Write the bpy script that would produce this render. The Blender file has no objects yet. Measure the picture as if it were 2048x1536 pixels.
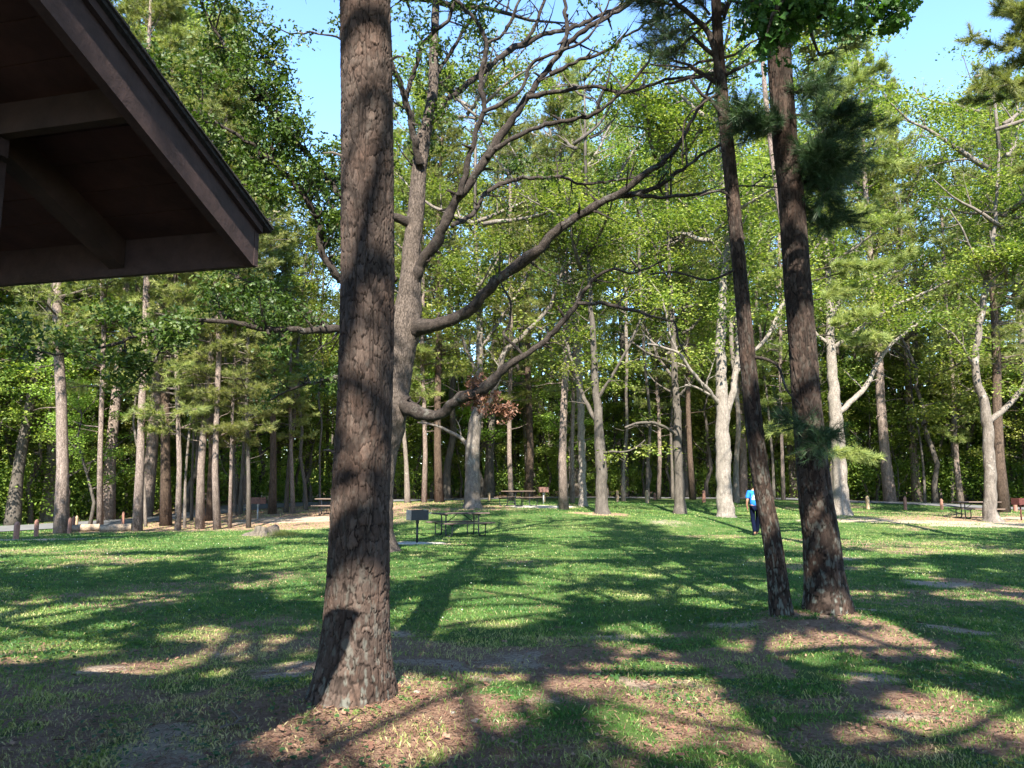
import bpy, math, random
import numpy as np
rng = np.random.default_rng(11)
R = math.radians
sc = bpy.context.scene
COL = sc.collection
FPX = 1547.0; PITCH = R(7.6); EYE = 1.6
CP, SP = math.cos(PITCH), math.sin(PITCH)
SUN_EL = R(44.0); SA = 0.02; SB = 1.0/math.tan(SUN_EL)

def W3(px, py, Y):
    x = px-1024.0; u = 768.0-py
    fy = FPX*CP-u*SP; fz = FPX*SP+u*CP
    s = Y/fy
    return np.array([x*s, Y, EYE+fz*s])
def hitflat(px, py, z=0.0):
    x = px-1024.0; u = 768.0-py
    fy = FPX*CP-u*SP; fz = FPX*SP+u*CP
    s = (z-EYE)/fz
    return np.array([x*s, fy*s])
def axd(P):
    return P[1]*CP+(P[2]-EYE)*SP

# ------------------------------------------------------------ noise
def hash2(i, j, seed=0):
    h = (i.astype(np.int64)*374761393 + j.astype(np.int64)*668265263 + seed*1442695041) & 0x7fffffff
    h = ((h ^ (h >> 13))*1274126177) & 0x7fffffff
    h = (h ^ (h >> 16)) & 0xffffff
    return h/float(0xffffff)
def vnoise(x, y, seed=0, wrap=None):
    i = np.floor(x); j = np.floor(y); fx = x-i; fy = y-j
    fx = fx*fx*(3-2*fx); fy = fy*fy*(3-2*fy)
    i1 = i+1
    if wrap: i = np.mod(i, wrap); i1 = np.mod(i1, wrap)
    a = hash2(i, j, seed); b = hash2(i1, j, seed); c = hash2(i, j+1, seed); d = hash2(i1, j+1, seed)
    return (a*(1-fx)+b*fx)*(1-fy)+(c*(1-fx)+d*fx)*fy
def fbm(x, y, seed=0, o=4, wrap=None):
    s = 0; a = .5; t = 0
    for k in range(o):
        s = s+a*vnoise(x, y, seed+k*7, wrap); t += a; a *= .5; x = x*2; y = y*2
        if wrap: wrap *= 2
    return s/t
def sstep(a, b, x):
    t = np.clip((x-a)/(b-a), 0, 1); return t*t*(3-2*t)
def worley(u, v, wrap, seed=0):
    """u periodic over wrap cells; returns f1, f2, id"""
    i0 = np.floor(u); j0 = np.floor(v)
    f1 = np.full(u.shape, 9.); f2 = np.full(u.shape, 9.); cid = np.zeros(u.shape)
    for di in (-1, 0, 1):
        for dj in (-1, 0, 1):
            i = i0+di; j = j0+dj; iw = np.mod(i, wrap)
            px = i+.15+.7*hash2(iw, j, seed); py = j+.1+.8*hash2(iw, j, seed+3)
            d = np.sqrt((px-u)**2+(py-v)**2)
            c = hash2(iw, j, seed+5)
            m = d < f1
            f2 = np.where(m, f1, np.minimum(f2, d)); cid = np.where(m, c, cid); f1 = np.where(m, d, f1)
    return f1, f2, cid

# ------------------------------------------------------------ mesh collecting
class MB:
    def __init__(s):
        s.v = []; s.f = {}; s.t = []; s.n = 0; s.tint = False
    def add(s, V, F, tint=None):
        V = np.asarray(V, float).reshape(-1, 3)
        for k, A in F.items():
            A = np.asarray(A)
            if len(A): s.f.setdefault(k, []).append(A+s.n)
        s.v.append(V)
        s.t.append(np.full(len(V), .5) if tint is None else np.broadcast_to(tint, (len(V),)).astype(float))
        s.n += len(V)
    def build(s, name, mat, parent=None, smooth=False, attrs=None, link=True):
        me = bpy.data.meshes.new(name)
        V = np.concatenate(s.v) if s.v else np.zeros((0, 3))
        li = []; ls = []; lt = []; off = 0
        for k, L in s.f.items():
            A = np.concatenate(L)
            li.append(A.ravel()); ls.append(off+np.arange(len(A))*k); lt.append(np.full(len(A), k)); off += A.size
        me.vertices.add(len(V)); me.vertices.foreach_set('co', V.astype(np.float32).ravel())
        if li:
            li = np.concatenate(li).astype(np.int32); ls = np.concatenate(ls).astype(np.int32); lt = np.concatenate(lt).astype(np.int32)
            me.loops.add(len(li)); me.loops.foreach_set('vertex_index', li)
            me.polygons.add(len(ls)); me.polygons.foreach_set('loop_start', ls); me.polygons.foreach_set('loop_total', lt)
        me.update(calc_edges=True)
        a = me.attributes.new('tint', 'FLOAT', 'POINT')
        a.data.foreach_set('value', np.concatenate(s.t).astype(np.float32))
        for nm, arr in (attrs or {}).items():
            if arr.ndim == 1:
                a = me.attributes.new(nm, 'FLOAT', 'POINT'); a.data.foreach_set('value', arr.astype(np.float32))
            else:
                a = me.attributes.new(nm, 'FLOAT_VECTOR', 'POINT'); a.data.foreach_set('vector', arr.astype(np.float32).ravel())
        me.polygons.foreach_set('use_smooth', np.full(len(me.polygons), bool(smooth)))
        me.materials.append(mat)
        o = bpy.data.objects.new(name, me)
        if link: COL.objects.link(o)
        if parent: o.parent = parent
        return o

BOXF = np.array([[0,3,2,1],[4,5,6,7],[0,1,5,4],[1,2,6,5],[2,3,7,6],[3,0,4,7]])
def box(mb, c, size, rot=None, bev=0.0, tint=None):
    hx, hy, hz = np.array(size)/2
    if bev <= 0:
        V = np.array([[-hx,-hy,-hz],[hx,-hy,-hz],[hx,hy,-hz],[-hx,hy,-hz],[-hx,-hy,hz],[hx,-hy,hz],[hx,hy,hz],[-hx,hy,hz]])
        F = {4: BOXF}
    else:  # chamfered box
        b = bev; V = []; 
        for sz in (-1, 1):
            for (sx, sy) in ((-1,-1),(1,-1),(1,1),(-1,1)):
                V.append([sx*(hx-b), sy*(hy-b), sz*hz]); V.append([sx*hx, sy*(hy-b), sz*(hz-b)]); V.append([sx*(hx-b), sy*hy, sz*(hz-b)])
        V = np.array(V)
        q = [[0,9,6,3],[12,15,18,21]]
        for k in range(4):
            a = k*3; n = ((k+1) % 4)*3; i = 2 if k % 2 == 0 else 1
            q.append([a+i, n+i, n+i+12, a+i+12]); q.append([a, n, n+i, a+i]); q.append([a+12+i, n+12+i, n+12, a+12])
            q.append([a+1, a+2, a+14, a+13])
        t = []
        for k in range(8): t.append([k*3, k*3+1, k*3+2])
        F = {4: np.array(q), 3: np.array(t)}
    if rot is not None: V = V@np.asarray(rot).T
    mb.add(V+np.array(c), F, tint)
def rz(a):
    c, s = math.cos(a), math.sin(a); return np.array([[c,-s,0],[s,c,0],[0,0,1.]])
def rx(a):
    c, s = math.cos(a), math.sin(a); return np.array([[1.,0,0],[0,c,-s],[0,s,c]])
def ry(a):
    c, s = math.cos(a), math.sin(a); return np.array([[c,0,s],[0,1.,0],[-s,0,c]])
def frames(P):
    P = np.asarray(P, float); n = len(P)
    T = np.gradient(P, axis=0); T /= np.linalg.norm(T, axis=1, keepdims=True)+1e-9
    ref = np.array([1., 0, 0]) if abs(T[0][0]) < .8 else np.array([0, 1., 0])
    U = np.zeros_like(P); u = ref-T[0]*(ref@T[0]); u /= np.linalg.norm(u)
    for i in range(n):
        u = u-T[i]*(u@T[i]); u /= np.linalg.norm(u)+1e-9; U[i] = u
    return T, U, np.cross(T, U)
def tube(mb, P, r, n=6, tint=None, cap=True, rough=0.):
    P = np.asarray(P, float); r = np.broadcast_to(np.asarray(r, float), (len(P),))
    T, U, B = frames(P)
    a = np.arange(n)*2*math.pi/n
    rn = r[:, None]*np.ones((1, n))
    if rough > 0:
        s_ = np.concatenate([[0], np.cumsum(np.linalg.norm(np.diff(P, axis=0), axis=1))]); TH, SS = np.meshgrid(np.arange(n)/n, s_); sd = int(abs(P[0][0])*997) % 5000
        rn = rn*(1+rough*(1.6*(vnoise(TH*3, SS*3.2, sd, 3)-.5)+1.3*(vnoise(TH*6, SS*9, sd+1, 6)-.5)+.9*(vnoise(SS*1.1, SS*0, sd+2)-.5)))
    V = P[:, None, :]+rn[..., None]*(U[:, None, :]*np.cos(a)[None, :, None]+B[:, None, :]*np.sin(a)[None, :, None])
    m = len(P); i = np.arange(m-1)[:, None]*n; k = np.arange(n)[None, :]; k2 = (k+1) % n
    Q = np.stack([i+k, i+k2, i+n+k2, i+n+k], -1).reshape(-1, 4)
    F = {4: Q}
    if cap: F[n] = np.array([list(range(n))[::-1], [(m-1)*n+j for j in range(n)]])
    if n == 4 and cap: F[4] = np.concatenate([Q, F[4][:2]]) if False else np.concatenate([Q, np.array([[3,2,1,0],[(m-1)*4,(m-1)*4+1,(m-1)*4+2,(m-1)*4+3]])])
    mb.add(V.reshape(-1, 3), F, tint)
def smooth_path(P, r, step):
    """Catmull-Rom resample of a polyline with radii"""
    P = np.asarray(P, float); r = np.asarray(r, float)
    if len(P) < 3:
        k = max(2, int(np.linalg.norm(P[-1]-P[0])/step)); t = np.linspace(0, 1, k+1)[:, None]
        return P[0]*(1-t)+P[-1]*t, r[0]+(r[-1]-r[0])*t[:, 0]
    Q = np.vstack([2*P[0]-P[1], P, 2*P[-1]-P[-2]]); out = []; rr = []
    for i in range(len(P)-1):
        L = np.linalg.norm(P[i+1]-P[i]); k = max(1, int(round(L/step)))
        for t in np.arange(k)/k:
            a, b, c, d = Q[i], Q[i+1], Q[i+2], Q[i+3]
            out.append(.5*((2*b)+(c-a)*t+(2*a-5*b+4*c-d)*t*t+(-a+3*b-3*c+d)*t**3)); rr.append(r[i]+(r[i+1]-r[i])*t)
    out.append(P[-1]); rr.append(r[-1])
    return np.array(out), np.array(rr)

def rand_rot(n, up=0.0):
    """random rotation matrices; columns x (width), y (length), z(normal); normal biased upward by `up`"""
    N = rng.normal(size=(n, 3)); N /= np.linalg.norm(N, axis=1, keepdims=True)
    N[:, 2] += up*1.0; N /= np.linalg.norm(N, axis=1, keepdims=True)
    Y = rng.normal(size=(n, 3)); Y -= N*(Y*N).sum(1, keepdims=True); Y /= np.linalg.norm(Y, axis=1, keepdims=True)
    X = np.cross(Y, N)
    return np.stack([X, Y, N], -1)
def scatter(mb, TV, TF, pos, rot, scale, tint):
    n = len(pos); k = len(TV)
    sv = np.asarray(scale).reshape(n, -1)
    if sv.shape[1] == 1: sv = np.repeat(sv, 3, 1)
    V = np.einsum('nij,nkj->nki', rot, TV[None]*sv[:, None, :])+pos[:, None, :]
    F = {}
    for q, A in TF.items():
        A = np.asarray(A); F[q] = (A[None]+(np.arange(n)*k)[:, None, None]).reshape(-1, q)
    mb.add(V.reshape(-1, 3), F, np.repeat(tint, k))
# leaf templates: length 1 along y, folded on midrib a little
def strip_leaf(w, bend=.12, droop=.15):
    m = len(w); V = []
    for i in range(m):
        y = i/(m-1)
        V += [[-w[i]/2, y, bend*w[i]-droop*y*y], [w[i]/2, y, bend*w[i]-droop*y*y]]
    F = [[2*i, 2*i+1, 2*i+3, 2*i+2] for i in range(m-1)]
    return np.array(V), {4: np.array(F)}
LEAF_LOBED = strip_leaf([.05, .34, .14, .62, .22, .5, .16, .28, .04])
LEAF_MID = strip_leaf([.06, .5, .22, .46, .05])
LEAF_FAR = (np.array([[0,0,0],[.34,.3,.08],[.2,.8,-.02],[0,1.05,-.12],[-.3,.62,.06],[-.26,.25,.05]]), {4: np.array([[0,1,2,3],[0,3,4,5]])})
NEEDLE = (np.array([[-.5,0,0],[.5,0,0],[0,1,0.]]), {3: np.array([[0,1,2]])})

# ------------------------------------------------------------ materials
def newmat(name):
    m = bpy.data.materials.new(name); m.use_nodes = True; nt = m.node_tree
    for n in list(nt.nodes): nt.nodes.remove(n)
    out = nt.nodes.new('ShaderNodeOutputMaterial')
    return m, nt, out
def nd(nt, t, **kw):
    n = nt.nodes.new(t)
    for k, v in kw.items():
        if k.startswith('_'): setattr(n, k[1:], v)
        else: n.inputs[k.replace('__', ' ')].default_value = v
    return n
def ramp(nt, stops, fac=None):
    n = nt.nodes.new('ShaderNodeValToRGB'); cr = n.color_ramp
    while len(cr.elements) < len(stops): cr.elements.new(.5)
    for e, (p, c) in zip(cr.elements, stops): e.position = p; e.color = (*c, 1)
    if fac is not None: nt.links.new(fac, n.inputs[0])
    return n
def mixc(nt, fac, a, b, mode='MIX'):
    n = nt.nodes.new('ShaderNodeMix'); n.data_type = 'RGBA'; n.blend_type = mode
    for s, v in ((0, fac), (6, a), (7, b)):
        if hasattr(v, 'is_output'): nt.links.new(v, n.inputs[s])
        else: n.inputs[s].default_value = v if s == 0 else (*v, 1)
    return n.outputs[2]
def simple(name, col, rough=.7, noise=.25, scale=8, metal=0., bump=.1, col2=None, spec=.3, stretch=None):
    m, nt, out = newmat(name)
    p = nd(nt, 'ShaderNodeBsdfPrincipled', Roughness=rough, Metallic=metal); p.inputs['Specular IOR Level'].default_value = spec
    tc = nt.nodes.new('ShaderNodeTexCoord'); mp = nt.nodes.new('ShaderNodeMapping'); nt.links.new(tc.outputs['Object'], mp.inputs[0])
    if stretch: mp.inputs['Scale'].default_value = stretch
    n = nd(nt, 'ShaderNodeTexNoise', Scale=scale, Detail=8., Roughness=.65); nt.links.new(mp.outputs[0], n.inputs['Vector'])
    c2 = col2 or tuple(c*(1-noise*1.6) for c in col); c1 = tuple(min(1, c*(1+noise)) for c in col)
    r = ramp(nt, [(.3, c2), (.7, c1)], n.outputs[0])
    at = nd(nt, 'ShaderNodeAttribute', _attribute_name='tint')
    mm = nt.nodes.new('ShaderNodeMath'); mm.operation = 'MULTIPLY_ADD'; nt.links.new(at.outputs['Fac'], mm.inputs[0]); mm.inputs[1].default_value = .5; mm.inputs[2].default_value = .75
    h = nt.nodes.new('ShaderNodeHueSaturation'); nt.links.new(mm.outputs[0], h.inputs['Value']); nt.links.new(r.outputs[0], h.inputs['Color'])
    nt.links.new(h.outputs[0], p.inputs['Base Color'])
    b = nd(nt, 'ShaderNodeBump', Strength=bump, Distance=.02); nt.links.new(n.outputs[0], b.inputs['Height']); nt.links.new(b.outputs[0], p.inputs['Normal'])
    nt.links.new(p.outputs[0], out.inputs[0]); return m
def leafmat(name, stops, trans=.35, rough=.5):
    m, nt, out = newmat(name)
    at = nd(nt, 'ShaderNodeAttribute', _attribute_name='tint')
    oi = nt.nodes.new('ShaderNodeObjectInfo')
    r = ramp(nt, stops, at.outputs['Fac'])
    h = nt.nodes.new('ShaderNodeHueSaturation')
    def rngmap(lo, hi):
        q = nt.nodes.new('ShaderNodeMapRange'); q.inputs['To Min'].default_value = lo; q.inputs['To Max'].default_value = hi
        nt.links.new(oi.outputs['Random'], q.inputs[0]); return q.outputs[0]
    nt.links.new(rngmap(.478, .512), h.inputs['Hue']); nt.links.new(rngmap(.72, 1.32), h.inputs['Value'])
    nt.links.new(r.outputs[0], h.inputs['Color'])
    p = nd(nt, 'ShaderNodeBsdfPrincipled', Roughness=rough); p.inputs['Specular IOR Level'].default_value = .35
    nt.links.new(h.outputs[0], p.inputs['Base Color'])
    t = nt.nodes.new('ShaderNodeBsdfTranslucent')
    tcx = mixc(nt, 1.0, h.outputs[0], (1.15, 1.25, .5), 'MULTIPLY')
    nt.links.new(tcx, t.inputs[0])
    mx = nd(nt, 'ShaderNodeMixShader', Fac=trans); nt.links.new(p.outputs[0], mx.inputs[1]); nt.links.new(t.outputs[0], mx.inputs[2])
    nt.links.new(mx.outputs[0], out.inputs[0]); return m
def barkmat(name, dark, light, scale=6, stretch=(1, 1, .25), bump=.6, patch=None, moss=0., crack=.5):
    m, nt, out = newmat(name)
    tc = nt.nodes.new('ShaderNodeTexCoord'); mp = nt.nodes.new('ShaderNodeMapping'); mp.inputs['Scale'].default_value = stretch
    nt.links.new(tc.outputs['Object'], mp.inputs[0])
    n1 = nd(nt, 'ShaderNodeTexNoise', Scale=scale, Detail=9., Roughness=.7); nt.links.new(mp.outputs[0], n1.inputs['Vector'])
    vo = nd(nt, 'ShaderNodeTexVoronoi', Scale=scale*2.2, _feature='DISTANCE_TO_EDGE')
    wa = mixc(nt, .12, mp.outputs[0], n1.outputs['Color'], 'ADD'); nt.links.new(wa, vo.inputs['Vector'])
    r = ramp(nt, [(.28, dark), (.72, light)], n1.outputs[0]); c = r.outputs[0]
    cr = ramp(nt, [(0, (1-crack,)*3), (.12, (1, 1, 1))], vo.outputs[0])
    c = mixc(nt, 1., c, cr.outputs[0], 'MULTIPLY')
    if patch:
        n2 = nd(nt, 'ShaderNodeTexNoise', Scale=2.3, Detail=6., Roughness=.75); nt.links.new(tc.outputs['Object'], n2.inputs['Vector'])
        r2 = ramp(nt, [(.56, (0, 0, 0)), (.64, (1, 1, 1))], n2.outputs[0]); c = mixc(nt, r2.outputs[0], c, patch)
    p = nd(nt, 'ShaderNodeBsdfPrincipled', Roughness=.9); p.inputs['Specular IOR Level'].default_value = .15
    nt.links.new(c, p.inputs['Base Color'])
    ad = nt.nodes.new('ShaderNodeMath'); ad.operation = 'ADD'; nt.links.new(n1.outputs[0], ad.inputs[0]); nt.links.new(cr.outputs[0], ad.inputs[1])
    b = nd(nt, 'ShaderNodeBump', Strength=bump, Distance=.03); nt.links.new(ad.outputs[0], b.inputs['Height']); nt.links.new(b.outputs[0], p.inputs['Normal'])
    nt.links.new(p.outputs[0], out.inputs[0]); return m
def platemat(name, cols, crackcol, lichen=(.13, .15, .135)):
    """near bark: real plates carry attributes tint (per plate), crack, lich"""
    m, nt, out = newmat(name)
    at = nd(nt, 'ShaderNodeAttribute', _attribute_name='tint'); ck = nd(nt, 'ShaderNodeAttribute', _attribute_name='crack'); lc = nd(nt, 'ShaderNodeAttribute', _attribute_name='lich')
    tc = nt.nodes.new('ShaderNodeTexCoord'); mp = nt.nodes.new('ShaderNodeMapping'); mp.inputs['Scale'].default_value = (1, 1, .45); nt.links.new(tc.outputs['Object'], mp.inputs[0])
    n1 = nd(nt, 'ShaderNodeTexNoise', Scale=34., Detail=10., Roughness=.72); nt.links.new(mp.outputs[0], n1.inputs['Vector'])
    n3 = nd(nt, 'ShaderNodeTexNoise', Scale=3., Detail=5., Roughness=.6); nt.links.new(tc.outputs['Object'], n3.inputs['Vector'])
    ad = nt.nodes.new('ShaderNodeMath'); ad.operation = 'MULTIPLY_ADD'; nt.links.new(at.outputs['Fac'], ad.inputs[0]); ad.inputs[1].default_value = .55
    sb = nt.nodes.new('ShaderNodeMath'); sb.operation = 'MULTIPLY_ADD'; nt.links.new(n1.outputs[0], sb.inputs[0]); sb.inputs[1].default_value = .9; sb.inputs[2].default_value = -.22
    nt.links.new(sb.outputs[0], ad.inputs[2])
    r = ramp(nt, [(.1, cols[0]), (.45, cols[1]), (.8, cols[2])], ad.outputs[0])
    rb = ramp(nt, [(.45, (0, 0, 0)), (.62, (1, 1, 1))], n3.outputs[0])
    c = mixc(nt, rb.outputs[0], r.outputs[0], mixc(nt, 1., r.outputs[0], (1.06, .94, .88), 'MULTIPLY'))
    c = mixc(nt, ck.outputs['Fac'], crackcol, c)
    c = mixc(nt, lc.outputs['Fac'], c, lichen)
    p = nd(nt, 'ShaderNodeBsdfPrincipled', Roughness=.92); p.inputs['Specular IOR Level'].default_value = .12
    nt.links.new(c, p.inputs['Base Color'])
    b = nd(nt, 'ShaderNodeBump', Strength=.75, Distance=.012); nt.links.new(n1.outputs[0], b.inputs['Height']); nt.links.new(b.outputs[0], p.inputs['Normal'])
    nt.links.new(p.outputs[0], out.inputs[0]); return m

M = {}
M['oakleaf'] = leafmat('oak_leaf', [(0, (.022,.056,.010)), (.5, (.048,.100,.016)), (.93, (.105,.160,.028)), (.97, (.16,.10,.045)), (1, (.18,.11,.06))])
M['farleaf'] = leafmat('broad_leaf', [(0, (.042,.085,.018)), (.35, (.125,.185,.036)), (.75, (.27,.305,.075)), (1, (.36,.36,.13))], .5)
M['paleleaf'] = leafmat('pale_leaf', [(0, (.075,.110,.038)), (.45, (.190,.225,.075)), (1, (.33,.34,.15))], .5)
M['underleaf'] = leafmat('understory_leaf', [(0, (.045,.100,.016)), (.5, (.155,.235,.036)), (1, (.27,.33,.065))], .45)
M['needle'] = leafmat('pine_needle', [(0, (.060,.095,.034)), (.5, (.180,.220,.064)), (.95, (.32,.33,.10)), (1, (.22,.15,.09))], .38)
M['shadedneedle'] = leafmat('shaded_pine_needle', [(0, (.014,.034,.014)), (.6, (.030,.062,.024)), (1, (.060,.088,.036))], .2)  # darker copy of the needle colour, with shade put into it
M['deadleaf'] = leafmat('dead_leaf', [(0, (.10,.050,.026)), (.6, (.22,.12,.065)), (1, (.36,.23,.14))], .2)
M['grass'] = leafmat('grass_blade', [(0, (.028,.090,.017)), (.42, (.068,.148,.028)), (.70, (.165,.215,.055)), (.9, (.29,.28,.12)), (1, (.36,.31,.17))], .3)
M['clover'] = leafmat('clover_leaf', [(0, (.020,.075,.022)), (1, (.040,.110,.030))], .3)
M['white'] = simple('clover_flower', (.62,.62,.52), .7, .1)
M['litter'] = leafmat('needle_litter', [(0, (.10,.055,.032)), (.5, (.20,.115,.065)), (1, (.34,.23,.14))], .05, .8)
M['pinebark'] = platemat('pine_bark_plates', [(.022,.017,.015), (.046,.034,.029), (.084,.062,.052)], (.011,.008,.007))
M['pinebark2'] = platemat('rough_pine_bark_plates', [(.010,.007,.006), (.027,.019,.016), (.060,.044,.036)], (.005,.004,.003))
M['oakbark'] = barkmat('oak_bark', (.045,.036,.031), (.150,.120,.102), 9, (1.6, 1.6, .4), .8, crack=.55)
M['shadedbark'] = barkmat('shaded_limb_bark', (.016,.013,.012), (.075,.060,.052), 14, (1, 1, 1), .7, patch=(.10,.095,.085), crack=.5)  # dark tone stands in for crown shade on the limbs
M['palebark'] = barkmat('pale_bark', (.075,.062,.052), (.205,.175,.150), 7, (1.4, 1.4, .4), .7, patch=(.25,.23,.20), crack=.3)
M['sunlitbark'] = barkmat('sunlit_bark', (.12,.10,.085), (.31,.275,.24), 9, (1.3, 1.3, .5), .8, patch=(.19,.17,.145), crack=.4)  # sunlight on the brightest trunks put into a near-white bark
M['farpine'] = barkmat('far_pine_bark', (.105,.080,.068), (.31,.245,.212), 8, (1.5, 1.5, .5), .8, crack=.55)
M['redpine'] = barkmat('reddish_pine_bark', (.040,.028,.021), (.125,.088,.066), 7, (1.5, 1.5, .4), .8, crack=.5)
M['fargrey'] = barkmat('grey_bark', (.038,.033,.029), (.125,.108,.092), 6, (1.4, 1.4, .4), .5, crack=.3)
M['twig'] = simple('twig_bark', (.10,.080,.066), .9, .3, 20)
M['deadtwig'] = simple('dead_twig', (.30,.26,.22), .9, .3, 20)
M['brownwood'] = simple('stained_timber', (.036,.021,.020), .8, .25, 14, bump=.3)
M['rafterwood'] = simple('rafter_timber', (.034,.019,.014), .8, .3, 6, bump=.4)
M['deckwood'] = simple('deck_boards', (.040,.017,.013), .8, .3, 5, bump=.4)
M['shingle'] = simple('asphalt_shingle', (.030,.027,.027), .95, .4, 60, bump=.8)
M['concrete'] = simple('concrete', (.38,.34,.29), .9, .2, 7, bump=.3)
M['iron'] = simple('black_painted_steel', (.012,.015,.022), .45, .3, 15, metal=.3, bump=.1, spec=.5)
M['rust'] = simple('rusty_steel', (.115,.060,.050), .85, .35, 12, col2=(.06,.035,.03), bump=.3)
M['paleside'] = simple('weathered_steel', (.36,.29,.26), .6, .25, 9, metal=.1, col2=(.22,.18,.17))
M['galv'] = simple('galvanised_post', (.28,.30,.31), .55, .2, 9, metal=.4)
M['tablewood'] = simple('weathered_plank', (.145,.105,.085), .85, .3, 7, bump=.4, stretch=(.4, 3, 3))
M['post'] = simple('redwood_post', (.25,.125,.090), .85, .3, 9, bump=.5, stretch=(1, 1, .3))
M['palepost'] = simple('weathered_post', (.33,.24,.15), .85, .3, 9, bump=.5, stretch=(1, 1, .3))
M['asphalt'] = simple('asphalt', (.115,.115,.12), .9, .18, 3, bump=.2)
M['stump'] = simple('stump_wood', (.10,.083,.066), .9, .4, 14, bump=.8, stretch=(1, 1, .25))
M['log'] = simple('log_bark', (.24,.185,.135), .9, .4, 10, bump=.8)
M['logdark'] = simple('log_end', (.035,.025,.020), .9, .4, 10)
M['stone'] = simple('pale_stone', (.27,.25,.22), .85, .2, 18, bump=.6)
M['gravel'] = simple('gravel', (.42,.39,.35), .95, .3, 30, bump=.8)
M['skin'] = simple('skin', (.42,.22,.15), .5, .1, 20)
M['jeans'] = simple('navy_denim', (.004,.007,.022), .95, .2, 20, bump=.1, spec=.05)
M['shoe'] = simple('dark_shoe', (.012,.022,.032), .6, .2, 20)
M['hair'] = simple('grey_hair', (.24,.21,.18), .8, .3, 60, bump=.5)

# blue shirt with a printed back
def shirtmat():
    m, nt, out = newmat('blue_shirt')
    tc = nt.nodes.new('ShaderNodeTexCoord'); n = nd(nt, 'ShaderNodeTexNoise', Scale=14., Detail=5.); nt.links.new(tc.outputs['Object'], n.inputs['Vector'])
    r = ramp(nt, [(.3, (.010,.105,.40)), (.7, (.020,.155,.52))], n.outputs[0])
    p = nd(nt, 'ShaderNodeBsdfPrincipled', Roughness=.85); p.inputs['Specular IOR Level'].default_value = .15
    nt.links.new(r.outputs[0], p.inputs['Base Color']); nt.links.new(p.outputs[0], out.inputs[0]); return m
M['shirt'] = shirtmat()
M['print_w'] = simple('shirt_print_white', (.30,.36,.40), .85, .35, 40, col2=(.25,.32,.36))
M['print_g'] = simple('shirt_print_green', (.06,.42,.30), .85, .2, 30)
M['print_k'] = simple('shirt_print_grey', (.18,.22,.26), .85, .3, 30)

# ------------------------------------------------------------ object helpers
def tag(o, label=None, cat=None, group=None, kind=None):
    if label: o['label'] = label
    if cat: o['category'] = cat
    if group: o['group'] = group
    if kind: o['kind'] = kind
    return o
def empty(name, loc, label=None, cat=None, group=None, rot=0):
    o = bpy.data.objects.new(name, None); COL.objects.link(o); o.location = tuple(loc); o.rotation_euler = (0, 0, rot)
    o.empty_display_size = .3
    return tag(o, label, cat, group)
def copy_tree(o, parent=None):
    c = o.copy(); COL.objects.link(c)
    if parent: c.parent = parent
    for ch in list(o.children): copy_tree(ch, c)
    return c

# ------------------------------------------------------------ terrain height
GC = []   # control points x,y,z
def gc(px, py, Y):
    P = W3(px, py, Y); GC.append((P[0], P[1], P[2]))
for a in [(1512,1073,26),(1452,1040,33),(1680,1028,36),(945,1016,36),(1035,1010,39),(120,1070,30),(275,1062,30),(355,1062,30),(405,1053,30.5),(435,1062,30),
          (497,1055,30),(32,1086,27),(72,1074,28),(1982,1047,33),(1203,1030,33),(1358,1023,35),(1128,1018,36),(545,1024,38),(620,1020,42),
          (0,1066,32),(300,1048,37),(640,1009,46),(850,1001,53),(1100,996,57),(1500,998,54),(1750,1006,48),(2048,1019,43),(2300,1030,39),
          (820,1006,44),(880,1002,44),(900,1072,26),(1950,1036,35),(1800,1026,40),(1300,1005,46),(1087,1007,43),(530,1072,26),(640,1036,34)]:
    gc(*a)
for x in range(-28, 29, 4):
    for y in range(-24, 22, 4): GC.append((x, y, 0.))
for (x, y, z) in [(-45,20,-.4),(-45,35,-.4),(-60,50,-.4),(-40,55,0),(-25,60,.6),(0,70,1.0),(0,90,1.2),(30,70,.9),(40,45,.3),(55,30,.2),(60,60,.5),(-40,0,-.1),(45,0,.1),(0,140,1.4),(-60,100,.6),(60,100,1.),(-30,90,1.),(30,90,1.)]:
    GC.append((x, y, z))
GC = np.array(GC)
def gz(x, y):
    x = np.asarray(x, float); y = np.asarray(y, float); sh = x.shape; x = x.ravel(); y = y.ravel()
    out = np.zeros(len(x))
    for s in range(0, len(x), 20000):
        dx = x[s:s+20000, None]-GC[None, :, 0]; dy = y[s:s+20000, None]-GC[None, :, 1]
        d2 = dx*dx+dy*dy
        w = np.exp(-d2/(2*3.0**2))+1e-3*np.exp(-d2/(2*9.0**2))+1e-7/(d2+100)
        out[s:s+20000] = (w*GC[None, :, 2]).sum(1)/w.sum(1)
    out += .018*(fbm(x*.5+40, y*.5+40, 3, 3)-.5)*2*sstep(2, 6, np.hypot(x, y))
    return out.reshape(sh)
def gz1(x, y): return float(gz(np.array([x]), np.array([y]))[0])
def onground(px, Y):
    """point on the terrain in picture column px at distance Y"""
    z = 0.3; x = 0
    for _ in range(6):
        x0 = W3(px, 1000, Y)
        u = 0
        # find py for this z
        # x depends on fy; iterate
        fz_fy = (z-EYE)/Y
        a = math.atan(fz_fy)-PITCH
        py = 768-FPX*math.tan(a)
        x = W3(px, py, Y)[0]; z = gz1(x, Y)
    return np.array([x, Y, z])

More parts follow.
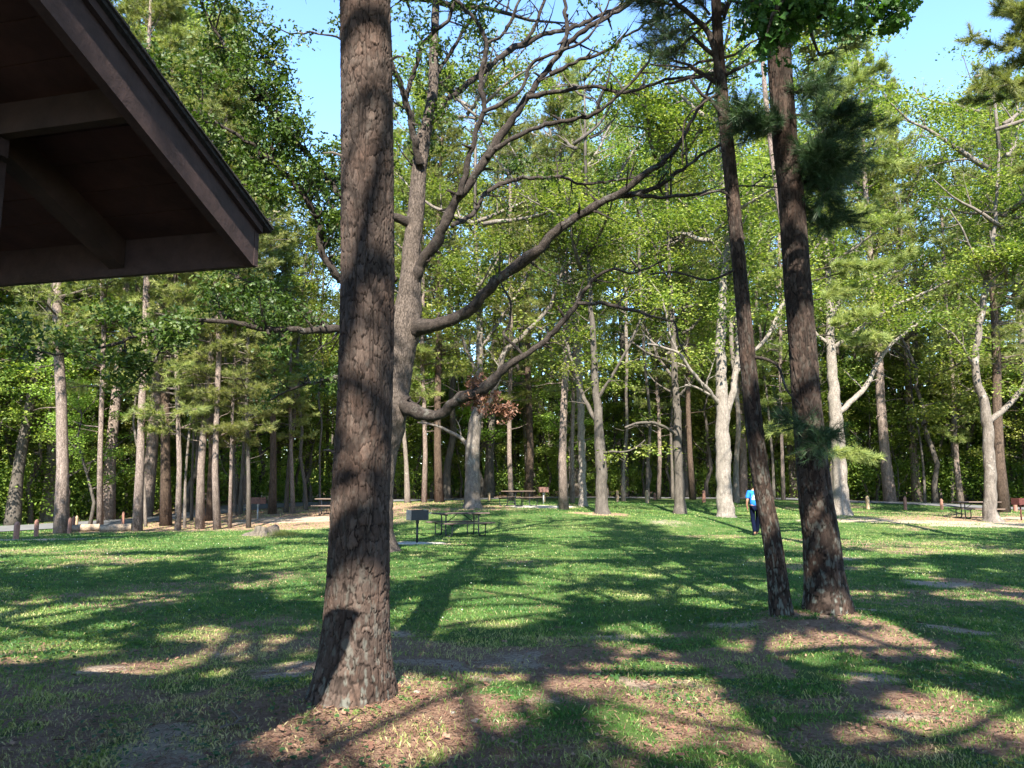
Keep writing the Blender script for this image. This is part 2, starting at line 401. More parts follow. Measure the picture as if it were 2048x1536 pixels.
# ------------------------------------------------------------ where the sun comes through the high crowns (in the plane z=0 along the sun)
OPEN = []
def sp_open(px, py, rx_, ry_, z=0.0):
    """picture-space patch of sunlit ground -> ellipse on the ground"""
    P = hitflat(px, py, z)
    Q = hitflat(px+rx_, py, z); T0 = hitflat(px, py-ry_, z); T1 = hitflat(px, py+ry_, z)
    OPEN.append((P[0], (T0[1]+T1[1])/2, max(abs(Q[0]-P[0]), .12), max(abs(T0[1]-T1[1])/2, .12)))
for e in [(120,1100,150,8),(400,1092,180,9),(600,1100,70,24),(200,1118,170,6),(610,1165,50,14),
          (110,1215,95,16),(30,1250,50,14),(290,1195,60,8),(560,1170,70,8),(410,1265,36,12),(450,1305,34,20),(555,1288,42,16),(480,1345,100,20),(570,1362,60,14),(40,1300,60,30),
          (250,1345,60,10),(830,1140,50,18),(1000,1096,120,10),(1010,1205,105,28),(960,1190,50,14),(1120,1108,130,9),(1170,1138,70,9),(1260,1190,80,10),(1090,1160,60,8),
          (1000,1240,50,12),(860,1210,35,8),(1150,1075,60,7),(1300,1100,70,6),
          (1850,1060,200,8),(1800,1083,150,5),(1700,1110,60,5),(1900,1103,100,6),(1560,1120,50,6),(1400,1130,60,6),(1320,1150,60,6),(1500,1160,60,8),(1800,1140,60,6),
          (1240,1372,64,30),(1370,1370,75,36),(1350,1475,70,40),(1300,1440,30,30),(1580,1300,60,14),(1700,1345,50,14),(1620,1285,60,10),(1500,1290,60,8),
          (880,1450,110,34),(760,1500,130,32),(1000,1400,50,22),(980,1360,50,16),(1870,1440,90,20),(1480,1450,50,18),(1600,1480,60,20),(1900,1190,50,10),(2030,1200,20,25),
          (1280,1262,40,10),(1850,1290,120,14),(1960,1330,60,16),(700,1250,50,10),(1750,1250,60,14),(1460,1500,60,20),(1990,1430,40,20),(1750,1480,60,14),(620,1480,80,40),
          (1420,1205,50,7),(1620,1180,50,7),(1750,1190,50,7),(150,1300,60,16)]:
    sp_open(*e)
# patches of sun on the near trunks, carried down the sun ray to z=0
def trunk_open(px, py, Y, rx_, ry_):
    P = W3(px, py, Y-.25); z = P[2]; k = Y/FPX
    OPEN.append((P[0]+SA*z, P[1]+SB*z, rx_*k, max(.1, ry_*k*SB)))
for e in [(735,60,5.9,70,75),(715,200,5.9,60,60),(745,280,5.9,50,60),(765,420,5.9,30,90),(735,420,5.9,28,50),(700,700,5.9,20,18),(765,640,5.9,22,50),(720,830,5.9,20,20),(720,1010,5.9,45,30),(712,1230,5.9,75,70),
          (1600,690,9.5,40,60),(1585,440,9.5,40,60),(1580,300,9.5,30,30),(1650,1140,9.5,40,70),(1640,880,9.5,30,20),(1523,980,9.3,30,60),(1490,700,9.3,25,50),(1480,600,9.3,25,40),(1440,200,9.3,30,60),(1640,1010,9.5,30,30)]:
    trunk_open(*e)
# the big oak's limbs and trunk catch light
for e in [(790,950,18.8,40,40),(860,820,18.8,60,20),(820,500,18.8,60,50),(860,650,18.8,50,30)]: trunk_open(*e)
OPEN = np.array(OPEN)
def is_open(G):
    x, y = G[:, 0], G[:, 1]
    wx = .28*(fbm(x*1.3, y*1.3, 21, 3)-.5)*2; wy = .28*(fbm(x*1.3+9, y*1.3, 22, 3)-.5)*2
    o = np.zeros(len(G), bool)
    for (cx, cy, a, b) in OPEN:
        e = .24
        o |= (((x+wx-cx)/(a+e))**2+((y+wy-cy)/(b+e))**2) < 1
    # outside the described lawn: natural flecks
    n = fbm(x*.55+3, y*.4+8, 31, 3)
    o |= (fbm(x*1.5+3, y*1.2+8, 33, 3) > .655) & (y > 4)
    o |= (y > 31) & (n > .50)
    o |= (np.abs(x) > (y*.75+3)) & (n > .55)
    return o
def keep_shade(P, margin=True):
    G = np.stack([P[:, 0]+SA*P[:, 2], P[:, 1]+SB*P[:, 2]], 1)
    return ~is_open(G)

# ============================================================ GROUND
def ell_mask(x, y, E, seed=50, soft=.35, wob=.35):
    wx = wob*(fbm(x*1.1, y*1.1, seed, 4)-.5)*2; wy = wob*(fbm(x*1.1+7, y*1.1, seed+1, 4)-.5)*2
    o = np.zeros(x.shape)
    for (cx, cy, a, b, s) in E:
        d = np.sqrt(((x+wx-cx)/a)**2+((y+wy-cy)/b)**2)
        o = np.maximum(o, s*(1-sstep(1-soft, 1+soft, d)))
    return o
def gell(px, py, rx_, ry_, s=1.):
    P = hitflat(px, py); Q = hitflat(px+rx_, py); a = hitflat(px, py-ry_); b = hitflat(px, py+ry_)
    return (P[0], (a[1]+b[1])/2, abs(Q[0]-P[0]), abs(a[1]-b[1])/2, s)
LITTER = [gell(700,1440,210,60,1.), gell(850,1480,200,60,.95), gell(640,1520,220,40,1.), gell(1650,1265,140,26,1.), gell(1780,1300,120,20,.9), gell(1540,1280,70,14,.8),
          gell(1360,1385,110,34,.55), gell(1870,1440,130,34,.6), gell(2040,1190,40,40,.9), gell(1520,1400,60,20,.5), gell(400,1400,120,20,.45), gell(480,1300,120,30,.45), gell(240,1340,60,14,.6), gell(1450,1270,100,12,.5),
          gell(1000,1480,120,40,.6), gell(1150,1390,80,24,.5), gell(1700,1480,160,40,.55), gell(1200,1500,120,30,.4)]
BARE_SUNPOOL = [gell(850,1330,90,10,.95), gell(900,1345,60,9,.9), gell(960,1358,50,8,.8), gell(570,1363,90,9,.85), gell(385,1470,60,17,.9), gell(1240,1378,48,20,.7), gell(1360,1372,50,22,.7), gell(820,1262,40,5,.8),  # bare soil, strengthened in places to paint paler sun pools
        gell(1890,1170,70,10,.7), gell(1930,1268,60,8,.8), gell(1240,1272,80,7,.6), gell(1760,1235,90,8,.55), gell(1870,1445,80,14,.7), gell(1720,1352,60,10,.6), gell(1600,1250,200,8,.35), gell(1330,1060,60,3,.4),
        gell(230,1338,40,6,.7), gell(1060,1400,60,10,.4), gell(700,1195,300,10,.0), gell(1660,1115,90,6,.5), gell(450,1305,80,10,.35), gell(1450,1260,60,8,.5)]
# far trodden patches, one pale strip painted as sunlight (given in world x,y)
FARL = []
for (px, Y, a, b, s) in [(945,36,2.5,2,.6),(450,31.5,7,2.2,.9),(520,36,8,4,1.),(300,32,4,1.6,.7),(120,30.5,1.2,1,.6),(620,39,6,4,1.),(820,44,5,4,.7),(700,41,5,3,.8),(1035,38.5,2.5,1.5,.9),(1203,33,1.4,.8,.8),(1990,35,6,2.4,.8),(1900,33,5,.9,.9),(480,44,9,5,.8)]:
    FARL.append((W3(px,1000,Y)[0], Y, a, b, s))
FARB = []
for (px, Y, a, b, s) in [(1075,38.0,1.7,1.3,1.),(830,22.6,1.1,.5,.75),(1850,31.5,5.5,1.3,.75),(1700,34,3,1.,.45),(2000,29.5,3,1.0,.8),(560,33.5,2.5,.6,.8),(610,35,2.6,1.0,.7),(120,26.2,3,.4,.5),(20,26.5,3,.7,.6),(470,29.5,5,.5,.4),(2040,35.5,2,1,.8)]:
    FARB.append((W3(px,1000,Y)[0], Y, a, b, s))
def masks(x, y):
    lit = np.maximum(ell_mask(x, y, LITTER), ell_mask(x, y, FARL, 60, .45, .9))
    bare = np.maximum(ell_mask(x, y, BARE_SUNPOOL, 52, .75, .45), ell_mask(x, y, FARB, 61, .4, .6))
    patch = fbm(x*.55, y*.55, 71, 5)
    near = 1-sstep(6.2, 10.5, y+.8*(fbm(x*.6, y*.6, 77, 3)-.5)*4)
    n2 = fbm(x*1.7+5, y*1.7, 73, 4)
    lit = np.maximum(lit, near*sstep(.46, .62, n2)*.72)
    bare = np.maximum(bare, near*sstep(.60, .72, patch)*.6)
    lit = np.maximum(lit, .45*sstep(.56, .70, fbm(x*.35+30, y*.35, 79, 4)))
    # the wood's floor beyond the road
    wood = sstep(52, 62, y+.12*np.abs(x))
    lit = np.maximum(lit, wood*.9)
    bare = np.clip(bare*(.15+1.6*fbm(x*3.2, y*5, 81, 5)), 0, .9)
    lit = np.clip(lit*(.6+.8*fbm(x*5, y*5, 83, 3)), 0, 1)
    return lit, bare, patch
def ax(n, a, m): 
    t = np.linspace(-1, 1, n); k = math.asinh(m/a); return a*np.sinh(t*k)
gx = ax(521, 3.5, 260.); gy = ax(521, 4.0, 260.)+6.0
X, Y = np.meshgrid(gx, gy)
Z = gz(X, Y)
lit, bare, patch = masks(X, Y)
nz = (fbm(X*6, Y*6, 91, 4)-.5)*.02*np.clip(1-np.hypot(X, Y-6)/14, 0, 1)
# root swell round the three near trunks
for (tx, ty, h, s) in [(-1.22,5.9,.09,.75),(3.83,9.45,.10,.9),(3.3,9.3,.05,.5),(-3.45,18.8,.10,1.6)]:
    Z = Z+h*np.exp(-((X-tx)**2+(Y-ty)**2)/(2*s*s))
def swell(x, y):
    s_ = 0
    for (tx, ty, h, s) in [(-1.22,5.9,.09,.75),(3.83,9.45,.10,.9),(3.3,9.3,.05,.5),(-3.45,18.8,.10,1.6)]:
        s_ = s_+h*np.exp(-((x-tx)**2+(y-ty)**2)/(2*s*s))
    return s_
Z = Z+nz
n, m = X.shape
i = np.arange(n-1)[:, None]*m; j = np.arange(m-1)[None, :]
Q = np.stack([i+j, i+j+1, i+m+j+1, i+m+j], -1).reshape(-1, 4)
def groundmat():
    m_, nt, out = newmat('ground_soil_and_turf')
    at = lambda s: nd(nt, 'ShaderNodeAttribute', _attribute_name=s).outputs['Fac']
    tc = nt.nodes.new('ShaderNodeTexCoord')
    n1 = nd(nt, 'ShaderNodeTexNoise', Scale=1.3, Detail=8., Roughness=.65); nt.links.new(tc.outputs['Object'], n1.inputs['Vector'])
    n2 = nd(nt, 'ShaderNodeTexNoise', Scale=26., Detail=8., Roughness=.75); nt.links.new(tc.outputs['Object'], n2.inputs['Vector'])
    n3 = nd(nt, 'ShaderNodeTexNoise', Scale=90., Detail=4., Roughness=.7); nt.links.new(tc.outputs['Object'], n3.inputs['Vector'])
    g = ramp(nt, [(.30, (.028,.072,.017)), (.5, (.070,.118,.032)), (.72, (.150,.165,.060))], n1.outputs[0])
    gf = ramp(nt, [(.3, (.45,.45,.45)), (.68, (1.3,1.3,1.3))], n3.outputs[0])
    gcol = mixc(nt, 1., g.outputs[0], gf.outputs[0], 'MULTIPLY')
    l = ramp(nt, [(.25, (.12,.072,.050)), (.5, (.24,.155,.108)), (.75, (.36,.26,.185))], n2.outputs[0])
    b = ramp(nt, [(.3, (.24,.18,.135)), (.7, (.42,.34,.265))], n2.outputs[0])
    def sharpen(a, k=.5):
        mm = nt.nodes.new('ShaderNodeMath'); mm.operation = 'MULTIPLY_ADD'; nt.links.new(n2.outputs[0], mm.inputs[0]); mm.inputs[1].default_value = k; mm.inputs[2].default_value = -k/2
        a2 = nt.nodes.new('ShaderNodeMath'); a2.operation = 'ADD'; nt.links.new(a, a2.inputs[0]); nt.links.new(mm.outputs[0], a2.inputs[1])
        r = ramp(nt, [(.25, (0,0,0)), (.55, (1,1,1))], a2.outputs[0]); return r.outputs[0]
    c = mixc(nt, sharpen(at('lit'), 1.2), gcol, l.outputs[0]); c = mixc(nt, sharpen(at('bare'), .9), c, b.outputs[0])
    p = nd(nt, 'ShaderNodeBsdfPrincipled', Roughness=.95); p.inputs['Specular IOR Level'].default_value = .1
    nt.links.new(c, p.inputs['Base Color'])
    ad = nt.nodes.new('ShaderNodeMath'); ad.operation = 'ADD'; nt.links.new(n2.outputs[0], ad.inputs[0]); nt.links.new(n3.outputs[0], ad.inputs[1])
    bp = nd(nt, 'ShaderNodeBump', Strength=.9, Distance=.03); nt.links.new(ad.outputs[0], bp.inputs['Height']); nt.links.new(bp.outputs[0], p.inputs['Normal'])
    nt.links.new(p.outputs[0], out.inputs[0]); return m_
M['ground'] = groundmat()
mb = MB(); mb.add(np.stack([X, Y, Z], -1).reshape(-1, 3), {4: Q})
g = mb.build('ground', M['ground'], smooth=True, attrs={'lit': lit.ravel(), 'bare': bare.ravel()})
tag(g, kind='structure', label='shaded lawn with worn dirt and pine needle patches')
def gtot(x, y): return gz(x, y)+swell(x, y)

# road: park loop road
RC = [(-1400,24),(-500,27.5),(0,34),(300,39.5),(640,48.5),(850,54),(1100,58),(1500,55.5),(1750,49.5),(2048,44.5),(2500,38),(3200,30)]
RP = np.array([[W3(px,1000,Y_)[0], Y_, 0] for px, Y_ in RC]); RP, _ = smooth_path(RP, np.zeros(len(RP)), 1.0)
T = np.gradient(RP, axis=0); T /= np.linalg.norm(T, axis=1, keepdims=True); Nn = np.stack([-T[:, 1], T[:, 0], T[:, 2]*0], 1)
w = 2.4; K = 9
S = np.linspace(-w, w, K)
V = RP[:, None, :]+Nn[:, None, :]*S[None, :, None]
V[..., 2] = gz(V[..., 0], V[..., 1])+.035+.03*(1-(S/w)**2)[None, :]
mm_ = len(RP); i = np.arange(mm_-1)[:, None]*K; j = np.arange(K-1)[None, :]
mb = MB(); mb.add(V.reshape(-1, 3), {4: np.stack([i+j, i+j+1, i+K+j+1, i+K+j], -1).reshape(-1, 4)})
tag(mb.build('road', M['asphalt'], smooth=True), kind='structure', label='grey park road looping behind the lawn')
ROADPTS = RP
def road_dist(x, y):
    d = np.full(np.shape(x), 1e9)
    for q in RP[::2]: d = np.minimum(d, np.hypot(x-q[0], y-q[1]))
    return d
def road_y(x):  # y of the road centre at this x (front branch)
    k = np.argsort(RP[:, 0]); return np.interp(x, RP[k, 0], RP[k, 1])

# ------------------------------------------------------------ grass
def sample_wedge(n, y0, y1, p, pad=1.5, slope=.80):
    t = rng.random(n); 
    if abs(p-1) < 1e-6: y = y0*(y1/y0)**t
    else: y = (y0**(1-p)+t*(y1**(1-p)-y0**(1-p)))**(1/(1-p))
    x = (rng.random(n)*2-1)*(slope*y+pad)
    return x, y
def blades():
    mb = MB()
    x, y = sample_wedge(760000, 2.0, 48, 1.0)
    L, B, Pn = masks(x, y)
    clump = fbm(x*3.2, y*3.2, 101, 3)
    cover = 1-.72*sstep(.25, .85, L)-.90*sstep(.25, .7, B)
    d = np.clip(cover*(.35+1.1*sstep(.35, .6, clump)), 0, 1)
    near = 1-sstep(6., 10., y)
    d = d*(1-.35*near)
    k = (rng.random(len(x)) < d) & (road_dist(x, y) > 2.6)
    x, y, L, B = x[k], y[k], L[k], B[k]
    for (cx, cy, rr_) in [(-1.22,5.9,.46),(3.83,9.45,.40),(3.3,9.3,.24),(-3.45,18.8,.85)]:   # tufts growing against the trunks
        for q in range(26):
            a_ = rng.random()*6.28; m_ = int(rng.integers(10, 34)); rd = rr_*rng.uniform(.92, 1.25)
            x = np.append(x, cx+rd*math.cos(a_)+rng.normal(0, .022, m_)); y = np.append(y, cy+rd*math.sin(a_)+rng.normal(0, .022, m_)); L = np.append(L, np.full(m_, .1)); B = np.append(B, np.zeros(m_))
    z = gtot(x, y)
    n = len(x)
    tall = .016+.020*rng.random(n)+.014*sstep(.58, .78, fbm(x*2.1, y*2.1, 105, 2))
    tall = tall*(1+.012*y)
    wd = .0034*(1+y*.24)
    az = rng.random(n)*2*math.pi; tilt = rng.normal(0, .38, n); ln = rng.normal(0, .3, n)
    ux, uy = np.cos(az), np.sin(az)
    tx = np.sin(tilt)*tall; ty = np.sin(ln)*tall
    b = np.stack([x, y, z-.004], 1)
    V = np.zeros((n, 4, 3))
    V[:, 0] = b-np.stack([ux*wd/2, uy*wd/2, 0*ux], 1); V[:, 1] = b+np.stack([ux*wd/2, uy*wd/2, 0*ux], 1)
    mid = b+np.stack([tx*.45, ty*.45, tall*.62], 1)
    top = b+np.stack([tx*1.2, ty*1.2, tall*.95], 1)
    V[:, 2] = mid+np.stack([ux*wd/2.4, uy*wd/2.4, 0*ux], 1); V[:, 3] = top
    F = (np.array([[0, 1, 2], [0, 2, 3]])[None]+(np.arange(n)*4)[:, None, None]).reshape(-1, 3)
    dry = np.clip(.20+1.15*(fbm(x*.5, y*.5, 71, 5)-.38)+.9*(fbm(x*2.3, y*2.3, 72, 3)-.5)+.18*(1-sstep(6, 12, y))+.35*L+.25*B+rng.normal(0, .12, n), 0, 1)
    dry = np.where(rng.random(n) < .04+.10*L, .9+.1*rng.random(n), dry)
    mb.add(V.reshape(-1, 3), {3: F}, np.repeat(dry, 4))
    return mb
tag(blades().build('grass', M['grass']), kind='stuff', label='short mown grass blades over the lawn')
def clover():
    mb = MB()
    x, y = sample_wedge(46000, 2.6, 24, 1.0)
    c = fbm(x*.8+3, y*.8, 111, 4); L, B, _ = masks(x, y)
    k = (rng.random(len(x)) < sstep(.46, .6, c)*(1-.8*L)*(1-B)); x, y = x[k], y[k]
    pos = np.stack([x, y, gtot(x, y)+.02+.03*rng.random(len(x))], 1)
    rot = rand_rot(len(x), 2.5)
    scatter(mb, LEAF_FAR[0]*np.array([1.3, 1, 1]), LEAF_FAR[1], pos, rot, .022+.014*rng.random(len(x))+.0009*y, rng.random(len(x)))
    return mb
tag(clover().build('clover_leaves', M['clover']), kind='stuff', label='low green clover leaves among the grass')
def flowers():
    mb = MB(); x, y = sample_wedge(420, 9, 22, .3)
    c = fbm(x*.35+3, y*.35, 115, 3); L, B, _ = masks(x, y); k = (rng.random(len(x)) < sstep(.45, .65, c)*(1-L)*(1-B)); x, y = x[k], y[k]
    h = .07
    T = np.array([[1,0,0],[-1,0,0],[0,1,0],[0,-1,0],[0,0,1],[0,0,-1]])*.5
    F = {3: np.array([[0,2,4],[2,1,4],[1,3,4],[3,0,4],[2,0,5],[1,2,5],[3,1,5],[0,3,5]])}
    scatter(mb, T, F, np.stack([x, y, gtot(x, y)+h], 1), rand_rot(len(x), 1.),   .012+.0005*y, rng.random(len(x)))
    return mb
tag(flowers().build('clover_blossoms', M['white']), kind='stuff', label='scattered tiny white clover blossoms in the grass')
def litterf():
    mb = MB()
    x, y = sample_wedge(150000, 2.2, 14, 1.1)
    L, B, _ = masks(x, y); k = rng.random(len(x)) < np.clip(L*1.1+.06+.1*B, 0, 1); x, y = x[k], y[k]; n = len(x)
    rot = rand_rot(n, 6.); pos = np.stack([x, y, gtot(x, y)+.004+.018*rng.random(n)], 1)
    scatter(mb, NEEDLE[0], NEEDLE[1], pos, rot, np.stack([.0035+.0007*y, .05+.07*rng.random(n), .01+0*x], 1), rng.random(n))
    x, y = sample_wedge(5200, 2.2, 16, 1.1); L, B, _ = masks(x, y); k = rng.random(len(x)) < np.clip(L+.15, 0, 1); x, y = x[k], y[k]; n = len(x)
    scatter(mb, LEAF_MID[0], LEAF_MID[1], np.stack([x, y, gtot(x, y)+.015+.015*rng.random(n)], 1), rand_rot(n, 2.), .035+.045*rng.random(n), rng.random(n))
    x, y = sample_wedge(900, 2.4, 14, 1.1); L, B, _ = masks(x, y)
    for a, b, l in zip(x, y, L):
        if rng.random() > l+.25: continue
        th = rng.random()*6.28; ll = .04+.16*rng.random()**2; z = gz1(a, b)+float(swell(a, b))+.012
        d = np.array([math.cos(th), math.sin(th), .06*rng.normal()])
        tube(mb, np.array([[a, b, z], [a+d[0]*ll*.5, b+d[1]*ll*.5, z+.006], [a+d[0]*ll, b+d[1]*ll, z+d[2]*ll]]), [.003, .0025, .001], 4, rng.random())
    return mb
tag(litterf().build('needle_litter', M['litter']), kind='stuff', label='brown pine needles, twigs and dead leaves lying on the soil')

# ============================================================ NEAR PINE TRUNKS with real bark plates
def plated_trunk(name, P, r, mat, parent, nu, ndeg, step, cellh, depth, lobes, lich_h, seed, flare_h=.35):
    P, r = smooth_path(P, r, step)
    m = len(P); n = ndeg
    Tn, U, B = frames(P)
    th = np.arange(n)/n
    TH, J = np.meshgrid(th, np.arange(m)); s = np.concatenate([[0], np.cumsum(np.linalg.norm(np.diff(P, axis=0), axis=1))])
    Hh = s[J]; circ = 2*math.pi*r[J]
    u = TH*nu; v = Hh/cellh
    wu = u+.5*(vnoise(TH*nu, Hh*3, seed+1, nu)-.5)+.5*(vnoise(TH*nu*2, Hh*13, seed+2, nu*2)-.5)+.35*(vnoise(TH*nu*4, Hh*30, seed+4, nu*4)-.5)
    wv = v+.6*(vnoise(TH*nu, Hh*3, seed+3, nu)-.5)+.6*(vnoise(TH*nu*2, Hh*12, seed+6, nu*2)-.5)+.35*(vnoise(TH*nu*5, Hh*34, seed+7, nu*5)-.5)
    f1, f2, cid = worley(wu, wv, nu, seed)
    g1, g2, cid2 = worley(wu*2+.3, wv*2.3, nu*2, seed+20)
    e = f2-f1; plate = sstep(.0, .12, e+.16*(fbm(TH*nu*3, Hh*30, seed+30, 3, nu*3)-.5)); sub = sstep(.0, .12, g2-g1)
    fine = fbm(TH*nu*6, Hh*46, seed+8, 3, nu*6)
    # plates tilt outward at their lower edge like flaking bark
    tilt = (np.mod(wv+cid, 1)-.5)
    fu = np.minimum(np.abs(vnoise(TH*nu*.8//1*0+TH*int(nu*.8), Hh*1.1, seed+40, int(nu*.8))-.5), np.abs(vnoise(TH*nu, Hh*1.7, seed+41, nu)-.47))
    cm = sstep(.50, .64, vnoise(TH*nu, Hh*8, seed+50, nu)*.6+.4*vnoise(TH*nu*3, Hh*21, seed+51, nu*3)); plate = plate+(1-plate)*cm*.25
    furrow = sstep(.0, .05, fu+.03*(fine-.5)); plate = plate*(.40+.60*furrow)
    disp = depth*(plate*1.0+.28*sub*plate+.35*(cid-.5)*plate-.30*tilt*plate+.30*(fine-.5)*plate)-depth*.6
    zz = P[J][..., 2]-P[0][2]
    big = .035*(vnoise(TH*3, Hh*.9, seed+11, 3)-.5)+.02*(vnoise(TH*7, Hh*2.2, seed+12, 7)-.5)
    ang = TH*2*math.pi
    fl = np.exp(-np.clip(zz, 0, None)/flare_h)
    lobe = sum(a*np.clip(np.cos(ang-ph), 0, 1)**pw for a, ph, pw in lobes)*fl
    Rr = r[J]*(1+big)+disp+lobe
    V = P[:, None, :]+Rr[..., None]*(U[:, None, :]*np.cos(ang)[..., None]+B[:, None, :]*np.sin(ang)[..., None])
    i = np.arange(m-1)[:, None]*n; k = np.arange(n)[None, :]; k2 = (k+1) % n
    Q = np.stack([i+k, i+k2, i+n+k2, i+n+k], -1).reshape(-1, 4)
    tint = .70*cid+.25*cid2+.2*fine-.05
    crack = np.clip(plate*(.72+.28*sub), 0, 1)
    ln = fbm(TH*nu*3, Hh*16, seed+15, 4, nu*3)
    lich = sstep(.56, .66, ln)*(np.exp(-np.clip(zz, 0, None)/lich_h)*.8+.05)*plate
    mb = MB(); mb.add(V.reshape(-1, 3), {4: Q}, tint.ravel())
    return mb.build(name, mat, parent, smooth=True, attrs={'crack': crack.ravel(), 'lich': lich.ravel()})
def pxpath(pts, Y):
    P = []; r = []
    for (px, py, hw) in pts:
        q = W3(px, py, Y); P.append(q); r.append(hw*axd(q)/FPX)
    return np.array(P), np.array(r)
def local(P, base): return P-np.array(base)

# pine foliage: tufts of needles at given points
def tufts(mb, pts, dirs, nn, length, width, up=.5, tint0=None):
    n = len(pts); k = nn
    pos = np.repeat(pts, k, 0)
    D = np.repeat(dirs, k, 0)+rng.normal(0, .62, (n*k, 3)); D[:, 2] += up*.25; D /= np.linalg.norm(D, axis=1, keepdims=True)
    pos = pos-D*0+np.repeat(dirs, k, 0)*(rng.random((n*k, 1))-.8)*length*.9
    A = rng.normal(size=(n*k, 3)); Xv = np.cross(D, A); Xv /= np.linalg.norm(Xv, axis=1, keepdims=True); N = np.cross(Xv, D)
    rot = np.stack([Xv, D, N], -1)
    sc_ = np.stack([np.full(n*k, width), length*(.7+.6*rng.random(n*k)), np.ones(n*k)], 1)
    tb = np.repeat(rng.random(n) if tint0 is None else tint0, k)*.55+rng.random(n*k)*.45
    scatter(mb, NEEDLE[0], NEEDLE[1], pos, rot, sc_, tb)
def branch_path(p0, d, L, n=6, curve=.15, wob=.08):
    d = np.array(d, float); d /= np.linalg.norm(d); P = [np.array(p0, float)]
    for k in range(n):
        d = d+np.array([0, 0, curve/n])+rng.normal(0, wob, 3); d /= np.linalg.norm(d); P.append(P[-1]+d*L/n)
    return np.array(P)
def pine_crown(base, z0, z1, R0, mbw, mbl, axis=None, step=.7, nper=4, nn=22, nl=.16, nw=.010, shade=True, tuftstep=.22, filt=None, droop=.15):
    z = z0; ph = rng.random()*6
    T = []; D = []
    while z < z1:
        t = (z-z0)/(z1-z0); L0 = R0*(1-.75*t)*(.65+.35*math.sin(min(1, t*5)*math.pi/2))
        for q in range(nper):
            ph += 2.4+rng.normal(0, .3)
            a = axis(z) if axis else base
            el = rng.uniform(-.05, .35)+.5*t
            L = L0*rng.uniform(.6, 1.15)
            P = branch_path([a[0], a[1], z+rng.normal(0, .15)], [math.cos(ph), math.sin(ph), el], L, 6, -droop+rng.uniform(0, .3), .10)
            if filt is not None and not filt(P): continue
            tube(mbw, P, np.linspace(.018+.012*L, .006, len(P)), 5)
            for fr in np.arange(.3, 1.01, .16):
                i = fr*(len(P)-1); i0 = min(int(i), len(P)-2); p = P[i0]+(P[i0+1]-P[i0])*(i-i0); dd = P[i0+1]-P[i0]; dd /= np.linalg.norm(dd)
                for sgn in (-1, 1):
                    sd = np.cross(dd, [0, 0, 1.])*sgn+dd*.8+rng.normal(0, .25, 3)
                    Ls = L*(.16+.26*(1-fr))*rng.uniform(.6, 1.2)+.15
                    S = branch_path(p, sd, Ls, 3, .12, .12); tube(mbw, S, [.009, .006, .004, .003], 4)
                    for k in range(1, len(S)):
                        for _ in range(max(1, int(Ls/3/tuftstep))):
                            T.append(S[k]+rng.normal(0, .06, 3)); D.append((S[k]-S[k-1])/np.linalg.norm(S[k]-S[k-1]))
            T.append(P[-1]); D.append(dd)
        z += step*rng.uniform(.7, 1.3)
    T = np.array(T); D = np.array(D)
    if shade == 'mask':
        k = keep_shade(T); T, D = T[k], D[k]
    tufts(mbl, T, D, nn, nl, nw)
    return len(T)

# --- the big foreground pine
B0 = np.array([*W3(706, 1418, 5.9)[:2], 0.0]); B0[2] = gz1(B0[0], B0[1])+.07
pts = [(702,1470,80),(704,1430,74),(706,1400,68),(709,1350,66),(711,1290,63),(713,1230,61),(716,1150,59.5),(721,1000,56.5),(728,850,53.5),(733,700,52),(735,550,51.5),(735,400,50.5),(734,250,49.5),(732,100,48.5),(730,0,47.5),(729,-120,46)]
P, r = pxpath(pts, 5.9)
top = P[-1]
for k in range(1, 8): 
    P = np.vstack([P, top+np.array([.03*k, .05*k, 1.9*k])]); r = np.append(r, r[15]*(1-.115*k))
pine = empty('pine_tree', B0, 'big rough-barked pine trunk standing closest, beside the eave corner', 'tree')
nlow = 16
plated_trunk('trunk', P[:17]-B0, r[:17], M['pinebark'], pine, 21, 360, .0095, .105, .0115,
             [(.22,.3,3),(.22,3.3,3),(.17,5.0,3),(.14,1.9,4),(.12,4.2,4)], .55, 5, .27)
mb = MB(); tube(mb, P[16:]-B0, r[16:], 12); mb.build('upper_trunk', M['farpine'], pine, smooth=True)
# the crown is placed in world space for the sun test, then shifted
def world_crown(root, z0, z1, R0, nn=16, nl=.20, nw=.024, nper=4, step=.7, mat='needle'):
    base = np.array(root.location); mbw = MB(); mbl = MB()
    pine_crown(base, z0, z1, R0, mbw, mbl, axis=lambda z: base[:2], nn=nn, nl=nl, nw=nw, shade='mask', nper=nper, step=step)
    for b in (mbw, mbl):
        b.v = [q-base for q in b.v]
    mbw.build('branch', M['shadedbark'], root, smooth=True); mbl.build('crown', M[mat], root)
world_crown(pine, 10., 19.5, 4.6, nn=20, nw=.03, nper=5, step=.6)
# little snapped twigs on the trunk
for (px, py, dx) in [(684,312,-16),(780,120,14),(668,905,-8)]:
    a = W3(px, py, 5.75); mb = MB(); tube(mb, np.array([a, a+np.array([dx*.0045, -.02, .02]), a+np.array([dx*.009, -.02, .015])])-B0, [.012, .009, .004], 6)
    mb.build('broken_twig', M['twig'], pine)

